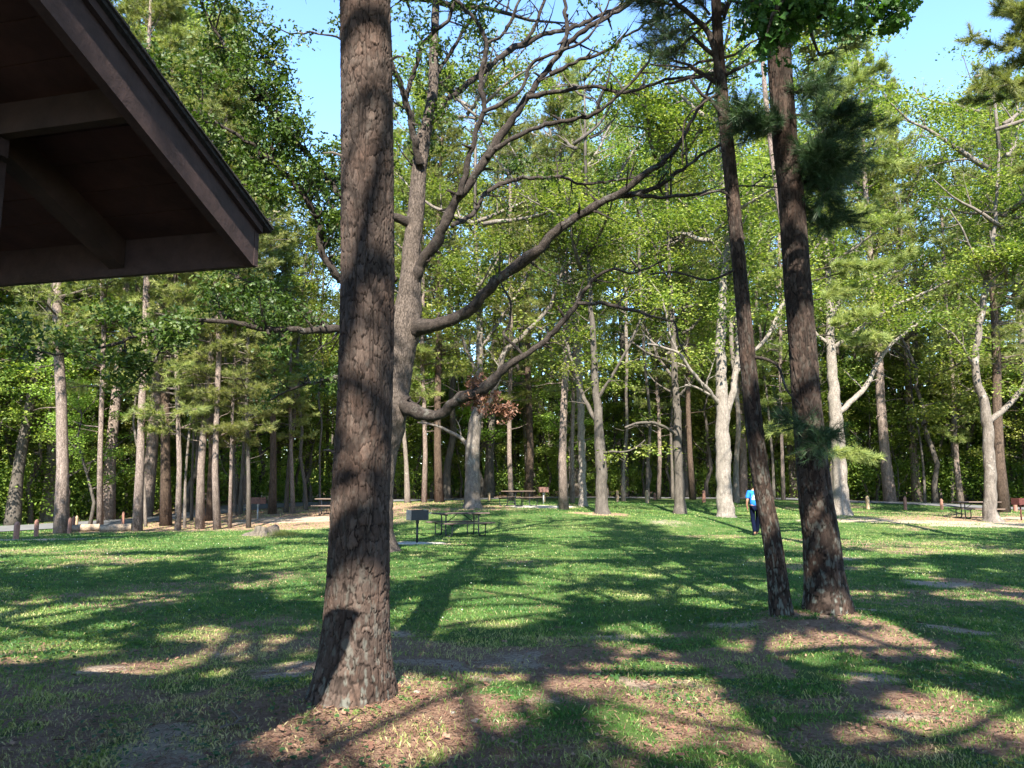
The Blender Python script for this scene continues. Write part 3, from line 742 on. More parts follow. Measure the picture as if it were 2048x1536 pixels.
# --- the pair on the right
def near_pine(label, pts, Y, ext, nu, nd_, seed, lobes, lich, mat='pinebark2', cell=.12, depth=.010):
    P, r = pxpath(pts, Y); base = np.array([P[1][0], P[1][1], gz1(P[1][0], P[1][1])+.06])
    top = P[-1]; dirn = (P[-1]-P[-3]); dirn /= np.linalg.norm(dirn); rt = r[-1]; n0 = len(P)
    for k in range(1, ext+1):
        P = np.vstack([P, top+dirn*1.7*k+np.array([0, 0, .1*k])]); r = np.append(r, rt*(1-.8*k/ext))
    root = empty('pine_tree', base, label, 'tree')
    plated_trunk('trunk', P[:n0]-base, r[:n0], M[mat], root, nu, nd_, .017, cell, depth, lobes, lich, seed, .3)
    mb = MB(); tube(mb, P[n0-1:]-base, r[n0-1:], 10); mb.build('upper_trunk', M['farpine'], root, smooth=True)
    return root, P, base
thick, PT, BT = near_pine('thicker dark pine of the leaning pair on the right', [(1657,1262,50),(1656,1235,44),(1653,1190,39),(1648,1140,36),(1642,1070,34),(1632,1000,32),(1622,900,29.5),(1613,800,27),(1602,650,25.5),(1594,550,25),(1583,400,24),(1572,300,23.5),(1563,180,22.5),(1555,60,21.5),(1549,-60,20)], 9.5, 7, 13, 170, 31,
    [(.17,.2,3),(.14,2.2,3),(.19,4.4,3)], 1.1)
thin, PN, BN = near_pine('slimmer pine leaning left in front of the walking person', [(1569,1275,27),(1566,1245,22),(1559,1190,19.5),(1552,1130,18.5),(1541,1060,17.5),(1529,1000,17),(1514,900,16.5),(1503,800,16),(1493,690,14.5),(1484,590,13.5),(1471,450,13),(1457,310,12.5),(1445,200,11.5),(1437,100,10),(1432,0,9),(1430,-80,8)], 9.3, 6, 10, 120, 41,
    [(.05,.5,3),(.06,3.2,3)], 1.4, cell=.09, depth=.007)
world_crown(thick, 8.5, 18.5, 4.4, nn=20, nw=.03, nper=5, step=.6, mat='needle')
world_crown(thin, 8.2, 15.5, 3.2, nn=18, nw=.028, mat='needle')
# dark low sprays on the thick pine (shade put into their needle colour)
def spray(root, base, starts, mat, nn=26, nl=.13, nw=.0045, name='low_branch', wood='shadedbark'):
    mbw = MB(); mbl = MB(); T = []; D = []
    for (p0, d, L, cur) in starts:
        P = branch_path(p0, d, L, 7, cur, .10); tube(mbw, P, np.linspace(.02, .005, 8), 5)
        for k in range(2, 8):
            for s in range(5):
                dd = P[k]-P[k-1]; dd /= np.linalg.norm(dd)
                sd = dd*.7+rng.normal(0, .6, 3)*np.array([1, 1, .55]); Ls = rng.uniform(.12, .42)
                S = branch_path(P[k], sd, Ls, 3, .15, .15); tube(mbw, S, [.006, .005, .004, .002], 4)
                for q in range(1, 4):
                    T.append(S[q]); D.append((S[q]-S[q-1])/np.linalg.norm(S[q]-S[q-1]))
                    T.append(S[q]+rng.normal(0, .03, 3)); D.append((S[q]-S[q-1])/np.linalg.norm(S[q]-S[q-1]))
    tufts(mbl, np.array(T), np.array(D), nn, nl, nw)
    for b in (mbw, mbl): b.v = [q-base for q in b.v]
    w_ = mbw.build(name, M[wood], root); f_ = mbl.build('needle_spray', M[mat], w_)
def wp(px, py, Y): return W3(px, py, Y)
st = []
for (px, py, tx, ty, dy) in [(1575,230,1700,215,-.5),(1575,300,1690,330,-.3),(1578,240,1500,230,-.6),(1585,360,1690,390,.3),(1590,400,1665,440,.2),(1570,190,1650,170,-.3),(1575,260,1470,290,-.7),(1582,300,1700,270,.2),(1588,350,1640,300,-.4),(1590,370,1700,350,.6),(1588,330,1680,420,.5),(1580,270,1650,380,-.2)]:
    a = wp(px, py, 9.45); b = wp(tx, ty, 9.45+dy); L = np.linalg.norm(b-a); st.append((a, b-a, L*.95, .1))
spray(thick, BT, st, 'shadedneedle', nn=30)
st = []
for (px, py, tx, ty, dy) in [(1615,850,1578,850,-.45),(1620,860,1676,872,-.35),(1618,845,1630,880,-.6)]:
    a = wp(px, py, 9.4); b = wp(tx, ty, 9.4+dy); L = np.linalg.norm(b-a); st.append((a, b-a, L*.9, -.05))
spray(thick, BT, st, 'shadedneedle', nn=15, nl=.11, nw=.0032)
# bare and needled boughs near the top of the slim pine
mbw = MB()
def pxtube(mb, pts, Y, base, n=6, step=.08, jit=0.):
    P = []; r = []
    for q in pts:
        w_ = W3(q[0], q[1], Y+(q[3] if len(q) > 3 else 0)); P.append(w_); r.append(q[2]*axd(w_)/FPX)
    P, r = smooth_path(np.array(P), np.array(r), step)
    if jit: P[1:-1] += rng.normal(0, jit, (len(P)-2, 3))
    tube(mb, P-base, r, n); return P, r
for q in [[(1442,180,7),(1418,70,6.5),(1395,45,6),(1370,20,5.5),(1345,0,5.5),(1320,-30,5)],[(1446,20,6),(1448,35,5),(1460,0,5),(1475,-40,4)],[(1427,110,5),(1400,88,4),(1385,72,3.5)],[(1432,165,5),(1400,145,4.2),(1378,130,3.6)],
          [(1455,245,5),(1420,200,4),(1395,180,3.5),(1380,155,3)],[(1425,120,3),(1400,125,2.5),(1370,135,2),(1300,128,1.5)],[(1428,150,3),(1380,157,3),(1330,168,2.2)],[(1448,115,3),(1470,110,2.5),(1500,85,2),(1540,70,1)],
          [(1452,150,3.4),(1490,130,3),(1530,120,2)],[(1510,715,4),(1540,720,3,-.1),(1560,745,2.6,-.2),(1580,790,2,-.3),(1600,810,1.5,-.3)],[(1468,540,3),(1420,560,2.4),(1350,545,2),(1300,548,1.5)],[(1470,330,3),(1440,300,2.4)],
          [(1465,400,3),(1440,380,2.6),(1400,392,2.2)],[(1440,185,3),(1400,210,2.4),(1370,240,1.8),(1365,330,1.4)]]:
    q2 = [(a[0]+(8 if q[0][0] == 1442 and i == 0 else 0), *a[1:]) for i, a in enumerate(q)]
    mbw = MB(); pxtube(mbw, q2, 9.25, BN, 6, .12, .006)
    mbw.build('bare_bough', M['shadedbark'], thin, smooth=True)
st = []
for (px, py, tx, ty, dy) in [(1395,45,1330,60,0),(1370,20,1300,30,.2),(1385,72,1340,110,.1),(1420,30,1380,0,0),(1360,60,1310,100,.3),(1378,130,1300,110,.2),(1460,0,1500,20,.2),(1345,10,1290,0,-.1)]:
    a = wp(px, py, 9.25); b = wp(tx, ty, 9.25+dy); L = np.linalg.norm(b-a); st.append((a, b-a, L, .15))
spray(thin, BN, st, 'shadedneedle', nn=13, nl=.11, nw=.0028, name='needled_twig')

# ============================================================ BROADLEAVED TREES
def twigs(mbw, P, r, t0, spacing, L, lv, LP, leafp, up=.25, n=5, side=None, minr=.004, wob=.13):
    """side shoots along a branch; appends leaf-cluster points to LP"""
    s = np.concatenate([[0], np.cumsum(np.linalg.norm(np.diff(P, axis=0), axis=1))]); tot = s[-1]
    d = max(t0*tot, .05)
    while d < tot:
        i = min(np.searchsorted(s, d)-1, len(P)-2); i = max(i, 0)
        f = (d-s[i])/(s[i+1]-s[i]+1e-9); p = P[i]+(P[i+1]-P[i])*f; rr = r[i]+(r[i+1]-r[i])*f
        dd = P[i+1]-P[i]; dd /= np.linalg.norm(dd)+1e-9
        q = rng.normal(size=3); q -= dd*(q@dd); q /= np.linalg.norm(q); 
        sd = dd*rng.uniform(.3, .9)+q; sd[2] += up
        LL = L*rng.uniform(.5, 1.25)*(1-.35*d/tot); r0 = min(rr*.7, .010+.022*LL)
        S = branch_path(p, sd, LL, 5, up*.5, wob); R_ = np.linspace(max(r0, minr), max(minr*.6, .003), 6)
        tube(mbw, S, R_, 5 if lv > 1 else 4, cap=False)
        if lv > 1: twigs(mbw, S, R_, .25, spacing*.55, L*.5, lv-1, LP, leafp, up, n, None, minr, wob)
        if lv <= 1 or rng.random() < .5:
            if rng.random() < leafp:
                for k in (3, 5): LP.append(S[k])
        d += spacing*rng.uniform(.6, 1.4)
def clumpy(LP, th, k=.55):
    LP = np.asarray(LP); n_ = vnoise(LP[:, 0]*k+LP[:, 2]*k*.45+50, LP[:, 2]*k*1.1-LP[:, 1]*k*.6+50, 151)*.6+.4*vnoise(LP[:, 1]*k*1.7+LP[:, 0]*k+90, LP[:, 2]*k*2+50, 152)
    return LP[n_ > th]
def leaves(mb, LP, per, rad, size, tmpl, up=.7, flat=.7, ts=0.25, tb=0., mask=False):
    if len(LP) == 0: return
    LP = np.array(LP); n = len(LP)*per
    pos = np.repeat(LP, per, 0)+rng.normal(0, 1, (n, 3))*rad*np.array([1, 1, flat])
    tint = np.clip(np.repeat(np.clip(rng.normal(.42+tb, ts, len(LP)), 0, .9), per)+rng.normal(0, .08, n), 0, .95)
    if mask:
        k = keep_shade(pos); pos = pos[k]; tint = tint[k]; n = len(pos)
    scatter(mb, tmpl[0], tmpl[1], pos, rand_rot(n, up), size*(.6+.7*rng.random(n)), tint)

OY = 18.8
OB = np.array([W3(748,1112,OY)[0], OY, 0]); OB[2] = gz1(OB[0], OB[1])+.06
oak = empty('oak_tree', OB, 'great spreading oak with crooked limbs right behind the foreground pine', 'tree')
oakP = {}
def limb(name, pts, dy0=0, dy1=0, n=10, mat='shadedbark', parent=oak, step=.16, jit=.012):
    P = []; r = []
    for i, q in enumerate(pts):
        yy = OY+(q[3] if len(q) > 3 else dy0+(dy1-dy0)*i/(len(pts)-1))
        w_ = W3(q[0], q[1], yy); P.append(w_); r.append(q[2]*axd(w_)/FPX)
    P, r = smooth_path(np.array(P), np.array(r), step)
    P[1:-1] += rng.normal(0, jit*1.1, (len(P)-2, 3)); r = r*(1+rng.normal(0, .05, len(r)))
    P2, r2 = smooth_path(P, r, .05); mb = MB(); tube(mb, P2-OB, r2*.80, 14, rough=.20)
    for q in range(int(len(P)*.22)):   # knots and snapped stubs
        i = int(rng.integers(2, max(3, len(P)-1))); d = rng.normal(size=3); d /= np.linalg.norm(d); rr_ = min(r[i]*.45, .035); L_ = rng.uniform(.06, .28)
        tube(mb, np.array([P[i], P[i]+d*(r[i]+L_*.5), P[i]+d*(r[i]+L_)+rng.normal(0, .03, 3)])-OB, [rr_*1.3, rr_*.8, rr_*.45], 6)
    o = mb.build(name, M[mat], parent, smooth=True); return P, r, o
def oak_trunk():
    pts = [(748,1125,66),(748,1112,54),(748,1095,42),(748,1060,35),(752,980,33),(763,900,33),(773,850,33),(784,790,34),(795,710,34),(806,655,33),(817,600,24),(821,540,19),(822,500,17.5),(829,450,16),(834,400,15),(838,340,14),(847,280,13),(856,240,11),(866,180,9.5),(868,110,8),(871,30,7),(874,-60,6),(880,-200,4)]
    P = []; r = []
    for q in pts: w_ = W3(q[0], q[1], OY); P.append(w_); r.append(q[2]*axd(w_)/FPX)
    P, r = smooth_path(np.array(P), np.array(r), .06); m = len(P); n = 48
    Tn, U, B = frames(P); th = np.arange(n)/n; TH, J = np.meshgrid(th, np.arange(m)); Hh = (P[:, 2]-P[0, 2])[J]; a = TH*2*math.pi
    e1, e2, cid = worley(TH*22+.6*(vnoise(TH*16, Hh*3, 5, 16)-.5), Hh/.35+.5*vnoise(TH*22, Hh*8, 6, 22), 22, 9)
    knob = np.clip(fbm(TH*5, Hh*1.6, 13, 3, 5)-.55, 0, 1)*.35
    rr = r[J]*(1+.10*(vnoise(TH*4, Hh*.8, 3, 4)-.5))+.022*sstep(.02, .3, e2-e1)-.012+knob*np.exp(-Hh/9)
    rr += sum(.16*np.clip(np.cos(a-p), 0, 1)**3 for p in (.4, 2.0, 3.6, 5.1))*np.exp(-np.clip(Hh-.1, 0, None)/.35)
    V = P[:, None, :]+rr[..., None]*(U[:, None, :]*np.cos(a)[..., None]+B[:, None, :]*np.sin(a)[..., None])-OB
    i = np.arange(m-1)[:, None]*n; k = np.arange(n)[None, :]; k2 = (k+1) % n
    mb = MB(); mb.add(V.reshape(-1, 3), {4: np.stack([i+k, i+k2, i+n+k2, i+n+k], -1).reshape(-1, 4)}, cid.ravel())
    mb.build('trunk', M['oakbark'], oak, smooth=True); return P, r
oakP['trunk'] = oak_trunk()
LIMBS = {
 'A': ([(812,668,24),(836,655,19),(870,650,16),(920,633,15),(955,603,14.5),(993,562,14),(1051,519,13),(1075,502,13),(1110,463,11),(1169,422,10),(1227,393,9),(1305,338,7),(1345,306,6),(1375,260,4.5),(1400,211,4),(1430,150,3),(1450,90,2)], 0, -3.2),
 'A2': ([(1227,393,8,-1.8),(1305,379,6,-2),(1364,340,5,-2.2),(1400,312,4,-2.4),(1450,280,3,-2.7),(1500,230,2,-3)], 0, 0),
 'A3': ([(1262,391,5,-1.9),(1330,393,4.5,-2.0),(1400,388,3.6,-2.2),(1480,372,2.5,-2.4),(1560,375,1.6,-2.6)], 0, 0),
 'B': ([(778,780,30),(800,800,22),(826,822,17),(858,830,14),(884,828,13),(903,812,14),(918,797,16),(945,787,15),(980,768,12.5),(1010,737,9.5),(1058,706,8.5),(1100,672,7.5),(1130,637,7),(1155,606,6.5),(1168,582,5),(1195,552,4.2),(1225,537,3.4),(1270,545,2.6),(1330,520,1.8)], 0, -2.6),
 'B2': ([(1155,606,5,-2.),(1200,607,4.4,-2.1),(1250,616,3.8,-2.2),(1310,634,3.2,-2.3),(1346,645,2.8,-2.4),(1362,690,2,-2.5),(1380,720,1.2,-2.5)], 0, 0),
 'B3': ([(1048,712,4,-1.3),(1028,690,4,-1.3),(1008,668,4,-1.3),(1022,645,3,-1.2),(1018,600,2.6,-1.2),(1000,560,2,-1.1),(985,520,1.2,-1)], 0, 0),
 'C': ([(818,590,20),(833,545,15),(852,515,14),(872,484,13.5),(899,430,12.5),(919,392,12),(942,363,11.5),(973,316,11),(1005,266,10),(1051,199,8.5),(1090,145,8),(1130,94,7),(1169,59,6),(1247,16,5),(1290,-20,4),(1350,-80,3)], 0, -2.0),
 'C2': ([(919,392,9,-.8),(930,350,8,-.9),(938,320,7.5,-1),(954,254,7,-1.2),(968,222,7,-1.3),(962,180,6.5,-1.4),(963,140,6,-1.4),(973,90,5.5,-1.5),(950,39,4.5,-1.6),(920,10,4,-1.7),(895,-20,3,-1.8)], 0, 0),
 'C2b': ([(965,225,5,-1.3),(1005,205,4.8,-1.4),(1044,176,4.6,-1.5),(1059,133,4.5,-1.5),(1085,115,4,-1.6),(1122,101,4,-1.7),(1175,75,3,-1.9),(1210,20,2.2,-2),(1225,-30,1.5,-2.1)], 0, 0),
 'C2c': ([(973,88,4.5,-1.5),(1000,75,4,-1.6),(1018,50,4,-1.7),(1036,10,3.2,-1.8),(1050,-30,2.5,-1.9)], 0, 0),
 'C3': ([(973,316,7,-1),(1000,292,6.5,-1.1),(1032,273,6,-1.2),(1090,250,5.5,-1.3),(1149,238,5,-1.5),(1200,222,4.6,-1.7),(1239,187,4.2,-1.9),(1286,137,3.4,-2.1),(1309,98,2.4,-2.2),(1330,50,1.6,-2.3)], 0, 0),
 'C4': ([(1055,195,6,-1.3),(1090,188,5.5,-1.3),(1130,182,5,-1.4),(1188,172,4.6,-1.5),(1247,185,4.2,-1.6),(1305,168,3.8,-1.7),(1345,157,3.4,-1.8),(1400,150,2.8,-1.9),(1460,130,2,-2),(1500,90,1.4,-2)], 0, 0),
 'C5': ([(1118,108,6,-1.6),(1127,85,6,-1.6),(1134,58,5.5,-1.6),(1130,25,5,-1.6),(1127,-15,4.5,-1.6),(1120,-60,3,-1.6)], 0, 0),
 'C6': ([(905,452,6,-.6),(935,435,5.5,.2),(952,420,5.2,.4),(973,384,5,.6),(1024,360,4.6,.8),(1080,356,4.4,1),(1130,355,4.2,1.1),(1157,367,3.8,1.2),(1200,365,3.2,1.3),(1247,358,2.6,1.4),(1310,350,1.8,1.6)], 0, 0),
 'C7': ([(1100,150,5,-1.8),(1160,120,4.5,-1.9),(1222,98,4,-2),(1245,75,3.5,-2),(1300,40,2.8,-2.1),(1350,-10,2,-2.2)], 0, 0),
 'E': ([(856,242,9),(872,225,8.5),(895,203,8),(925,176,7.8),(954,152,7.5),(993,121,7.5),(1020,100,7),(1051,86,6.8),(1090,68,6.2),(1130,60,5.6),(1169,45,5),(1215,25,4.4),(1260,2,3.8),(1310,-30,3)], .2, 2.2),
 'E2': ([(1040,90,4,1.2),(1062,68,4,1.2),(1075,40,4,1.3),(1088,0,3.4,1.3),(1095,-40,3,1.3)], 0, 0),
 'F': ([(840,330,9),(832,296,8.5),(822,245,8),(812,200,8),(800,165,7),(786,137,6.5),(778,90,6),(775,40,5.5),(772,-20,4.5),(768,-90,3)], -.2, -2),
 'F2': ([(813,195,6,-.8),(822,160,5.6,-.9),(834,128,5.4,-1),(842,96,5.2,-1.1),(858,72,5,-1.2),(880,56,5,-1.3),(897,40,4.6,-1.4),(906,12,4,-1.5),(918,-25,3,-1.6)], 0, 0),
 'F3': ([(868,160,5,.2),(885,130,4.5,.1),(905,100,4.2,0),(925,65,4,-.1),(940,40,3.5,-.2),(960,10,2.6,-.3)], 0, 0),
 'L1': ([(808,640,15,0),(760,605,13,-.4),(715,580,11.5,-.8),(683,562,10.5,-1),(662,535,9.5,-1.2),(645,508,9,-1.3),(640,478,8.5,-1.4),(641,450,8,-1.5),(625,418,7.5,-1.6),(609,391,7,-1.8),(566,344,6,-2),(508,293,5,-2.3),(449,254,4,-2.6),(400,228,3.2,-2.8),(340,195,2.4,-3),(280,150,1.6,-3.2)], 0, 0),
 'L2': ([(828,450,12,0),(780,430,11,-.3),(725,410,9.5,-.8),(680,391,8,-1.2),(645,344,7.2,-1.4),(586,273,6.2,-1.8),(539,219,5.4,-2),(488,156,4.6,-2.3),(469,117,4,-2.4),(430,59,3.2,-2.6),(400,0,2.4,-2.8)], 0, 0),
 'L3': ([(806,720,17,0),(770,688,13,-.3),(725,668,11,-.6),(680,658,9.5,-1),(620,660,8.5,-1.4),(566,660,7.6,-1.7),(508,654,6.8,-2),(450,644,6,-2.3),(390,642,5.4,-2.6),(344,652,5,-2.9),(300,664,4.4,-3.1),(254,679,3.8,-3.4),(195,698,3,-3.6),(129,706,2.4,-3.9),(60,702,1.8,-4.2),(0,690,1.2,-4.5)], 0, 0),
 'L3b': ([(344,655,3.4,-2.9),(325,695,3.2,-2.9),(312,718,2.8,-2.9),(281,753,2.2,-3),(240,785,1.6,-3),(215,805,1,-3)], 0, 0),
 'L4': ([(660,657,7,-1.1),(641,644,6.2,-1.0),(612,622,5.6,-.8),(586,601,5,-.6),(560,585,4.4,-.4),(527,573,3.8,-.2),(484,558,3,0),(440,535,2,.3)], 0, 0),
 'L5': ([(609,391,4,-1.8),(590,380,3.6,-1.9),(560,372,3,-2),(520,378,2.4,-2.1),(480,365,1.8,-2.2)], 0, 0),
 'L6': ([(790,560,8,0),(760,520,7,.6),(720,500,6,1.2),(680,440,5,1.8),(640,380,4,2.2),(600,330,3,2.6)], 0, 0),
 'L7': ([(560,345,3.6,-2),(545,300,3.4,-2),(553,240,3,-2),(548,180,2.6,-2),(530,120,2,-2.1),(500,60,1.4,-2.2)], 0, 0),
 'L8': ([(785,760,9,0),(740,750,7,.5),(690,752,6,1),(640,762,5,1.4),(590,775,3.6,1.8),(540,800,2,2.2)], 0, 0),
 'T1': ([(697,84,2.6,-.6),(660,72,2.4,-.7),(620,66,2.2,-.8),(580,66,1.8,-.9),(540,50,1.4,-1),(520,44,1,-1)], 0, 0),
}
leafy = {'A': (.7, 1.3, .16), 'A2': (.45, 1.0, .25), 'A3': (.6, 1.0, .12), 'B': (.8, .9, .07), 'B2': (.5, .7, .10), 'B3': (.4, .6, .10), 'C': (.7, 1.3, .2), 'C2': (.45, .9, .25), 'C2b': (.5, .8, .08), 'C2c': (.5, .8, .05),
         'C3': (.45, 1.0, .16), 'C4': (.6, .9, .06), 'C5': (.6, .9, .05), 'C6': (.4, 1.0, .4), 'C7': (.4, .9, .15), 'E': (.5, 1.1, .28), 'E2': (.5, .8, .1), 'F': (.5, 1.1, .6), 'F2': (.4, .9, .6), 'F3': (.4, .8, .5),
         'L1': (.32, 1.2, 1.), 'L2': (.32, 1.15, .85), 'L3': (.36, 1.0, 1.), 'L3b': (.3, .7, 1.), 'L4': (.4, .9, .9), 'L5': (.3, .8, .9), 'L6': (.36, 1.1, 1.), 'L7': (.26, .9, 1.), 'L8': (.5, .9, .9), 'T1': (.3, .5, .15)}
LP_dark = []; mbt = MB()
for k, (pts, d0, d1) in LIMBS.items():
    P, r, o = limb('limb', pts, d0, d1, 10)
    sp_, L_, lp = leafy[k]
    if lp < .3: sp_ *= 1.45
    LP = []; mbx = MB()
    twigs(mbx, P, r, .28 if k not in ('L3b','L5','L7','T1') else .1, sp_, L_, 2, LP, lp, up=.22, minr=.0055 if lp < .3 else .005)
    if mbx.n:
        mbx.v = [q-OB for q in mbx.v]; mbx.build('twig_spray', M['shadedbark' if k != 'T1' else 'deadtwig'], o)
    LP_dark += LP
P, r = oakP['trunk']
k0 = int(len(P)*.55); LP = []; mbx = MB(); twigs(mbx, P[k0:], r[k0:], .02, .42, .9, 2, LP, .6, up=.1, minr=.006)
for q in range(7):  # leafy shoots bursting from the trunk
    pass
LP_dark += LP; mbx.v = [q-OB for q in mbx.v]; mbx.build('trunk_shoot', M['shadedbark'], oak)
# limbs above the frame carry the leafy top which shades the lawn behind
mbx = MB(); LPt = []
for q in range(26):
    z0 = rng.uniform(14.3, 17); ph = rng.random()*6.28
    P = branch_path([OB[0]+.4, OY, z0], [math.cos(ph), math.sin(ph), .5], rng.uniform(4, 7.5), 8, .2, .12); r = np.linspace(.10, .015, 9); tube(mbx, P, r, 6)
    twigs(mbx, P, r, .25, .55, 1.5, 2, LPt, .9, up=.2)
LPt = np.array(LPt)
# stay clear of the picture's view of sky and bare limbs: keep what lies above the frame
elev = (LPt[:, 2]-EYE)/LPt[:, 1]
LPt = LPt[(elev > math.tan(R(35)))]; LPt = LPt[keep_shade(LPt)]
mbx.v = [q-OB for q in mbx.v]; mbx.build('upper_bough', M['shadedbark'], oak)
LP_dark = np.array(LP_dark)
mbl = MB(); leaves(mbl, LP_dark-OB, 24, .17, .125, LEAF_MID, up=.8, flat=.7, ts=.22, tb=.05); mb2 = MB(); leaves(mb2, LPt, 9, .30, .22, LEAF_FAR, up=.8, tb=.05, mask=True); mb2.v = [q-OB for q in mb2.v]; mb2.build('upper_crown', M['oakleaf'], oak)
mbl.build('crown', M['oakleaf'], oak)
# cluster of dead brown leaves caught on the low limb
mbl = MB(); pts = []
for (px, py, n_, s) in [(960,775,26,.16),(950,800,22,.16),(985,795,16,.14),(1000,815,14,.12),(1012,828,12,.10),(968,818,14,.12),(948,770,10,.12),(1020,818,6,.08)]:
    c = W3(px, py, OY-1.0)
    for q in range(n_): pts.append(c+rng.normal(0, s, 3)*np.array([.8, .8, .7]))
leaves(mbl, np.array(pts)-OB, 8, .05, .10, LEAF_MID, up=.1, ts=.3, tb=.0)
mbl.build('dead_leaf_cluster', M['deadleaf'], oak)

# ------------------------------------------------------------ woodland: prototypes (own trunk, crown), then copies
def broad_proto(H, Rr, cb, r0, leaf, lsize=.15, per=38, nl=15, bark='fargrey', seed_up=.45, spread=.55, clump=.42, name='broadleaf_tree', lp=.9, step=1.0):
    root = bpy.data.objects.new(name, None); root.empty_display_size = .3
    n = 12; t = np.linspace(0, 1, n); P = np.stack([np.cumsum(rng.normal(0, .14, n)), np.cumsum(rng.normal(0, .14, n)), t*H*.93-.3*(t == 0)], 1); P[0, :2] = 0; P[1, :2] *= .3
    r = r0*(1-t)**.75+.02; r[0] *= 1.45
    P, r = smooth_path(P, r, .8); mb = MB(); tube(mb, P, r, 10); LP = []
    mbw = mb
    for k in range(nl):
        f = cb+(.93-cb)*((k+.5)/nl)**.9; z = f*H; i = min(int(np.searchsorted(P[:, 2], z)), len(P)-1); p = P[i]
        ph = k*2.4+rng.normal(0, .4); prof = math.sin(math.pi*min(1, max(.12, (f-cb)/(1-cb)*.86+.14)))**.6
        L = Rr*max(.35, prof)*rng.uniform(.8, 1.2)
        S = branch_path(p, [math.cos(ph), math.sin(ph), seed_up+.5*(f-cb)], L, 7, spread, .13); rr = np.linspace(min(r[i]*.6, .05+.017*L), .018, 8)
        tube(mbw, S, rr, 6); twigs(mbw, S, rr, .2, step*.95, L*.34, 2, LP, lp, up=.22, minr=.010)
    tr = mb.build('trunk', M[bark], root, smooth=True, link=False)
    LP = clumpy(LP, .455, .42); mbl = MB(); leaves(mbl, LP, int(per*1.5), clump*1.12, lsize, LEAF_FAR, up=1.3, flat=.36, ts=.2); cr = mbl.build('crown', M[leaf], root, link=False)
    return (root, tr, cr)
def pine_proto(H, R0, cb, r0, bark='farpine', nn=28, nw=.020, nl=.23, name='pine_tree', step=.8, nper=4):
    root = bpy.data.objects.new(name, None); root.empty_display_size = .3
    n = 10; t = np.linspace(0, 1, n); P = np.stack([np.cumsum(rng.normal(0, .06, n)), np.cumsum(rng.normal(0, .06, n)), t*H-.3*(t == 0)], 1); P[0, :2] = 0
    r = r0*(1-t)**.7+.02; r[0] *= 1.3; mb = MB(); tube(mb, P, r, 10)
    mbw = MB(); mbl = MB()
    pine_crown([0, 0, 0], cb*H, H*.99, R0, mbw, mbl, axis=lambda z: (np.interp(z, P[:, 2], P[:, 0]), np.interp(z, P[:, 2], P[:, 1])), nn=nn, nl=nl, nw=nw, shade=False, step=step, nper=nper, tuftstep=.30)
    # bare dead stubs below the crown
    for q in range(10):
        z = rng.uniform(.15*H, cb*H+1); ph = rng.random()*6.28; i = np.array([np.interp(z, P[:, 2], P[:, 0]), np.interp(z, P[:, 2], P[:, 1]), z])
        tube(mb, branch_path(i, [math.cos(ph), math.sin(ph), .1], rng.uniform(.4, 1.8), 4, .1, .15), [.03, .022, .016, .011, .006], 4)
    tr = mb.build('trunk', M[bark], root, smooth=True, link=False)
    br = mbw.build('branch', M['twig'], root, link=False); cr = mbl.build('crown', M['needle'], root, link=False)
    return (root, tr, br, cr)
PROTO = {}
PROTO['b'] = [broad_proto(24, 5.2, .34, .26, 'farleaf'), broad_proto(24, 4.6, .42, .22, 'farleaf', lsize=.145), broad_proto(24, 6.0, .28, .30, 'paleleaf', bark='palebark'), broad_proto(24, 4.2, .30, .20, 'paleleaf', per=30), broad_proto(24, 5.4, .38, .25, 'farleaf', bark='palebark', per=28, lp=.75)]
PROTO['p'] = [pine_proto(24, 3.6, .32, .23), pine_proto(24, 3.0, .24, .20), pine_proto(24, 3.8, .44, .25), pine_proto(24, 2.8, .18, .19)]
PROTO['u'] = [broad_proto(9, 3.2, .14, .09, 'underleaf', lsize=.13, per=26, nl=13, seed_up=.3, spread=.3, clump=.33, name='understory_tree', step=.8), broad_proto(9, 2.6, .10, .07, 'underleaf', lsize=.125, per=30, nl=14, clump=.3, name='understory_tree', step=.75), broad_proto(9, 3.6, .2, .09, 'farleaf', lsize=.135, per=28, nl=12, seed_up=.2, spread=.2, clump=.36, name='understory_tree', step=.8)]
BASEH = {'b': 24., 'p': 24., 'u': 9.}
TOPX = [-600,0,200,330,420,520,560,650,700,760,850,950,1050,1200,1320,1450,1560,1700,1760,1850,1950,2048,2600]
TOPY = [0,  -60,-80, -60, 40,330,380,390,330,170,130,130,150, 110,90,80,60,50,60,160,215,80,30]
def put(kind, k, px, Y, H, label, cat='tree', group=None, trunk_w=None, lean=None, rot=None, sx=1., zoff=0.):
    pr = PROTO[kind][k % len(PROTO[kind])]
    p = onground(px, Y) if px is not None else None
    root = pr[0].copy(); COL.objects.link(root)
    s = H/BASEH[kind]; root.location = (p[0], p[1], p[2]+zoff); root.scale = (s*sx, s*sx, s)
    a = rng.random()*6.28 if rot is None else rot
    if lean is not None: root.rotation_mode = 'ZYX'; root.rotation_euler = (lean[1], lean[0], a)
    else: root.rotation_euler = (0, 0, a)
    for ch in pr[1:]:
        c = ch.copy(); COL.objects.link(c); c.parent = root
        if trunk_w and c.name.startswith('trunk'):
            base_r = {'b': .26, 'p': .22, 'u': .09}[kind]*s*sx
            f = trunk_w/base_r; c.scale = (f, f, 1) if kind == 'p' else (1, 1, 1)
    tag(root, label, cat, group)
    return root
def topH(px, Y, slack=0.):
    yt = np.interp(px, TOPX, TOPY)+slack
    return W3(px, yt, Y)[2]-gz1(W3(px, 1000, Y)[0], Y)

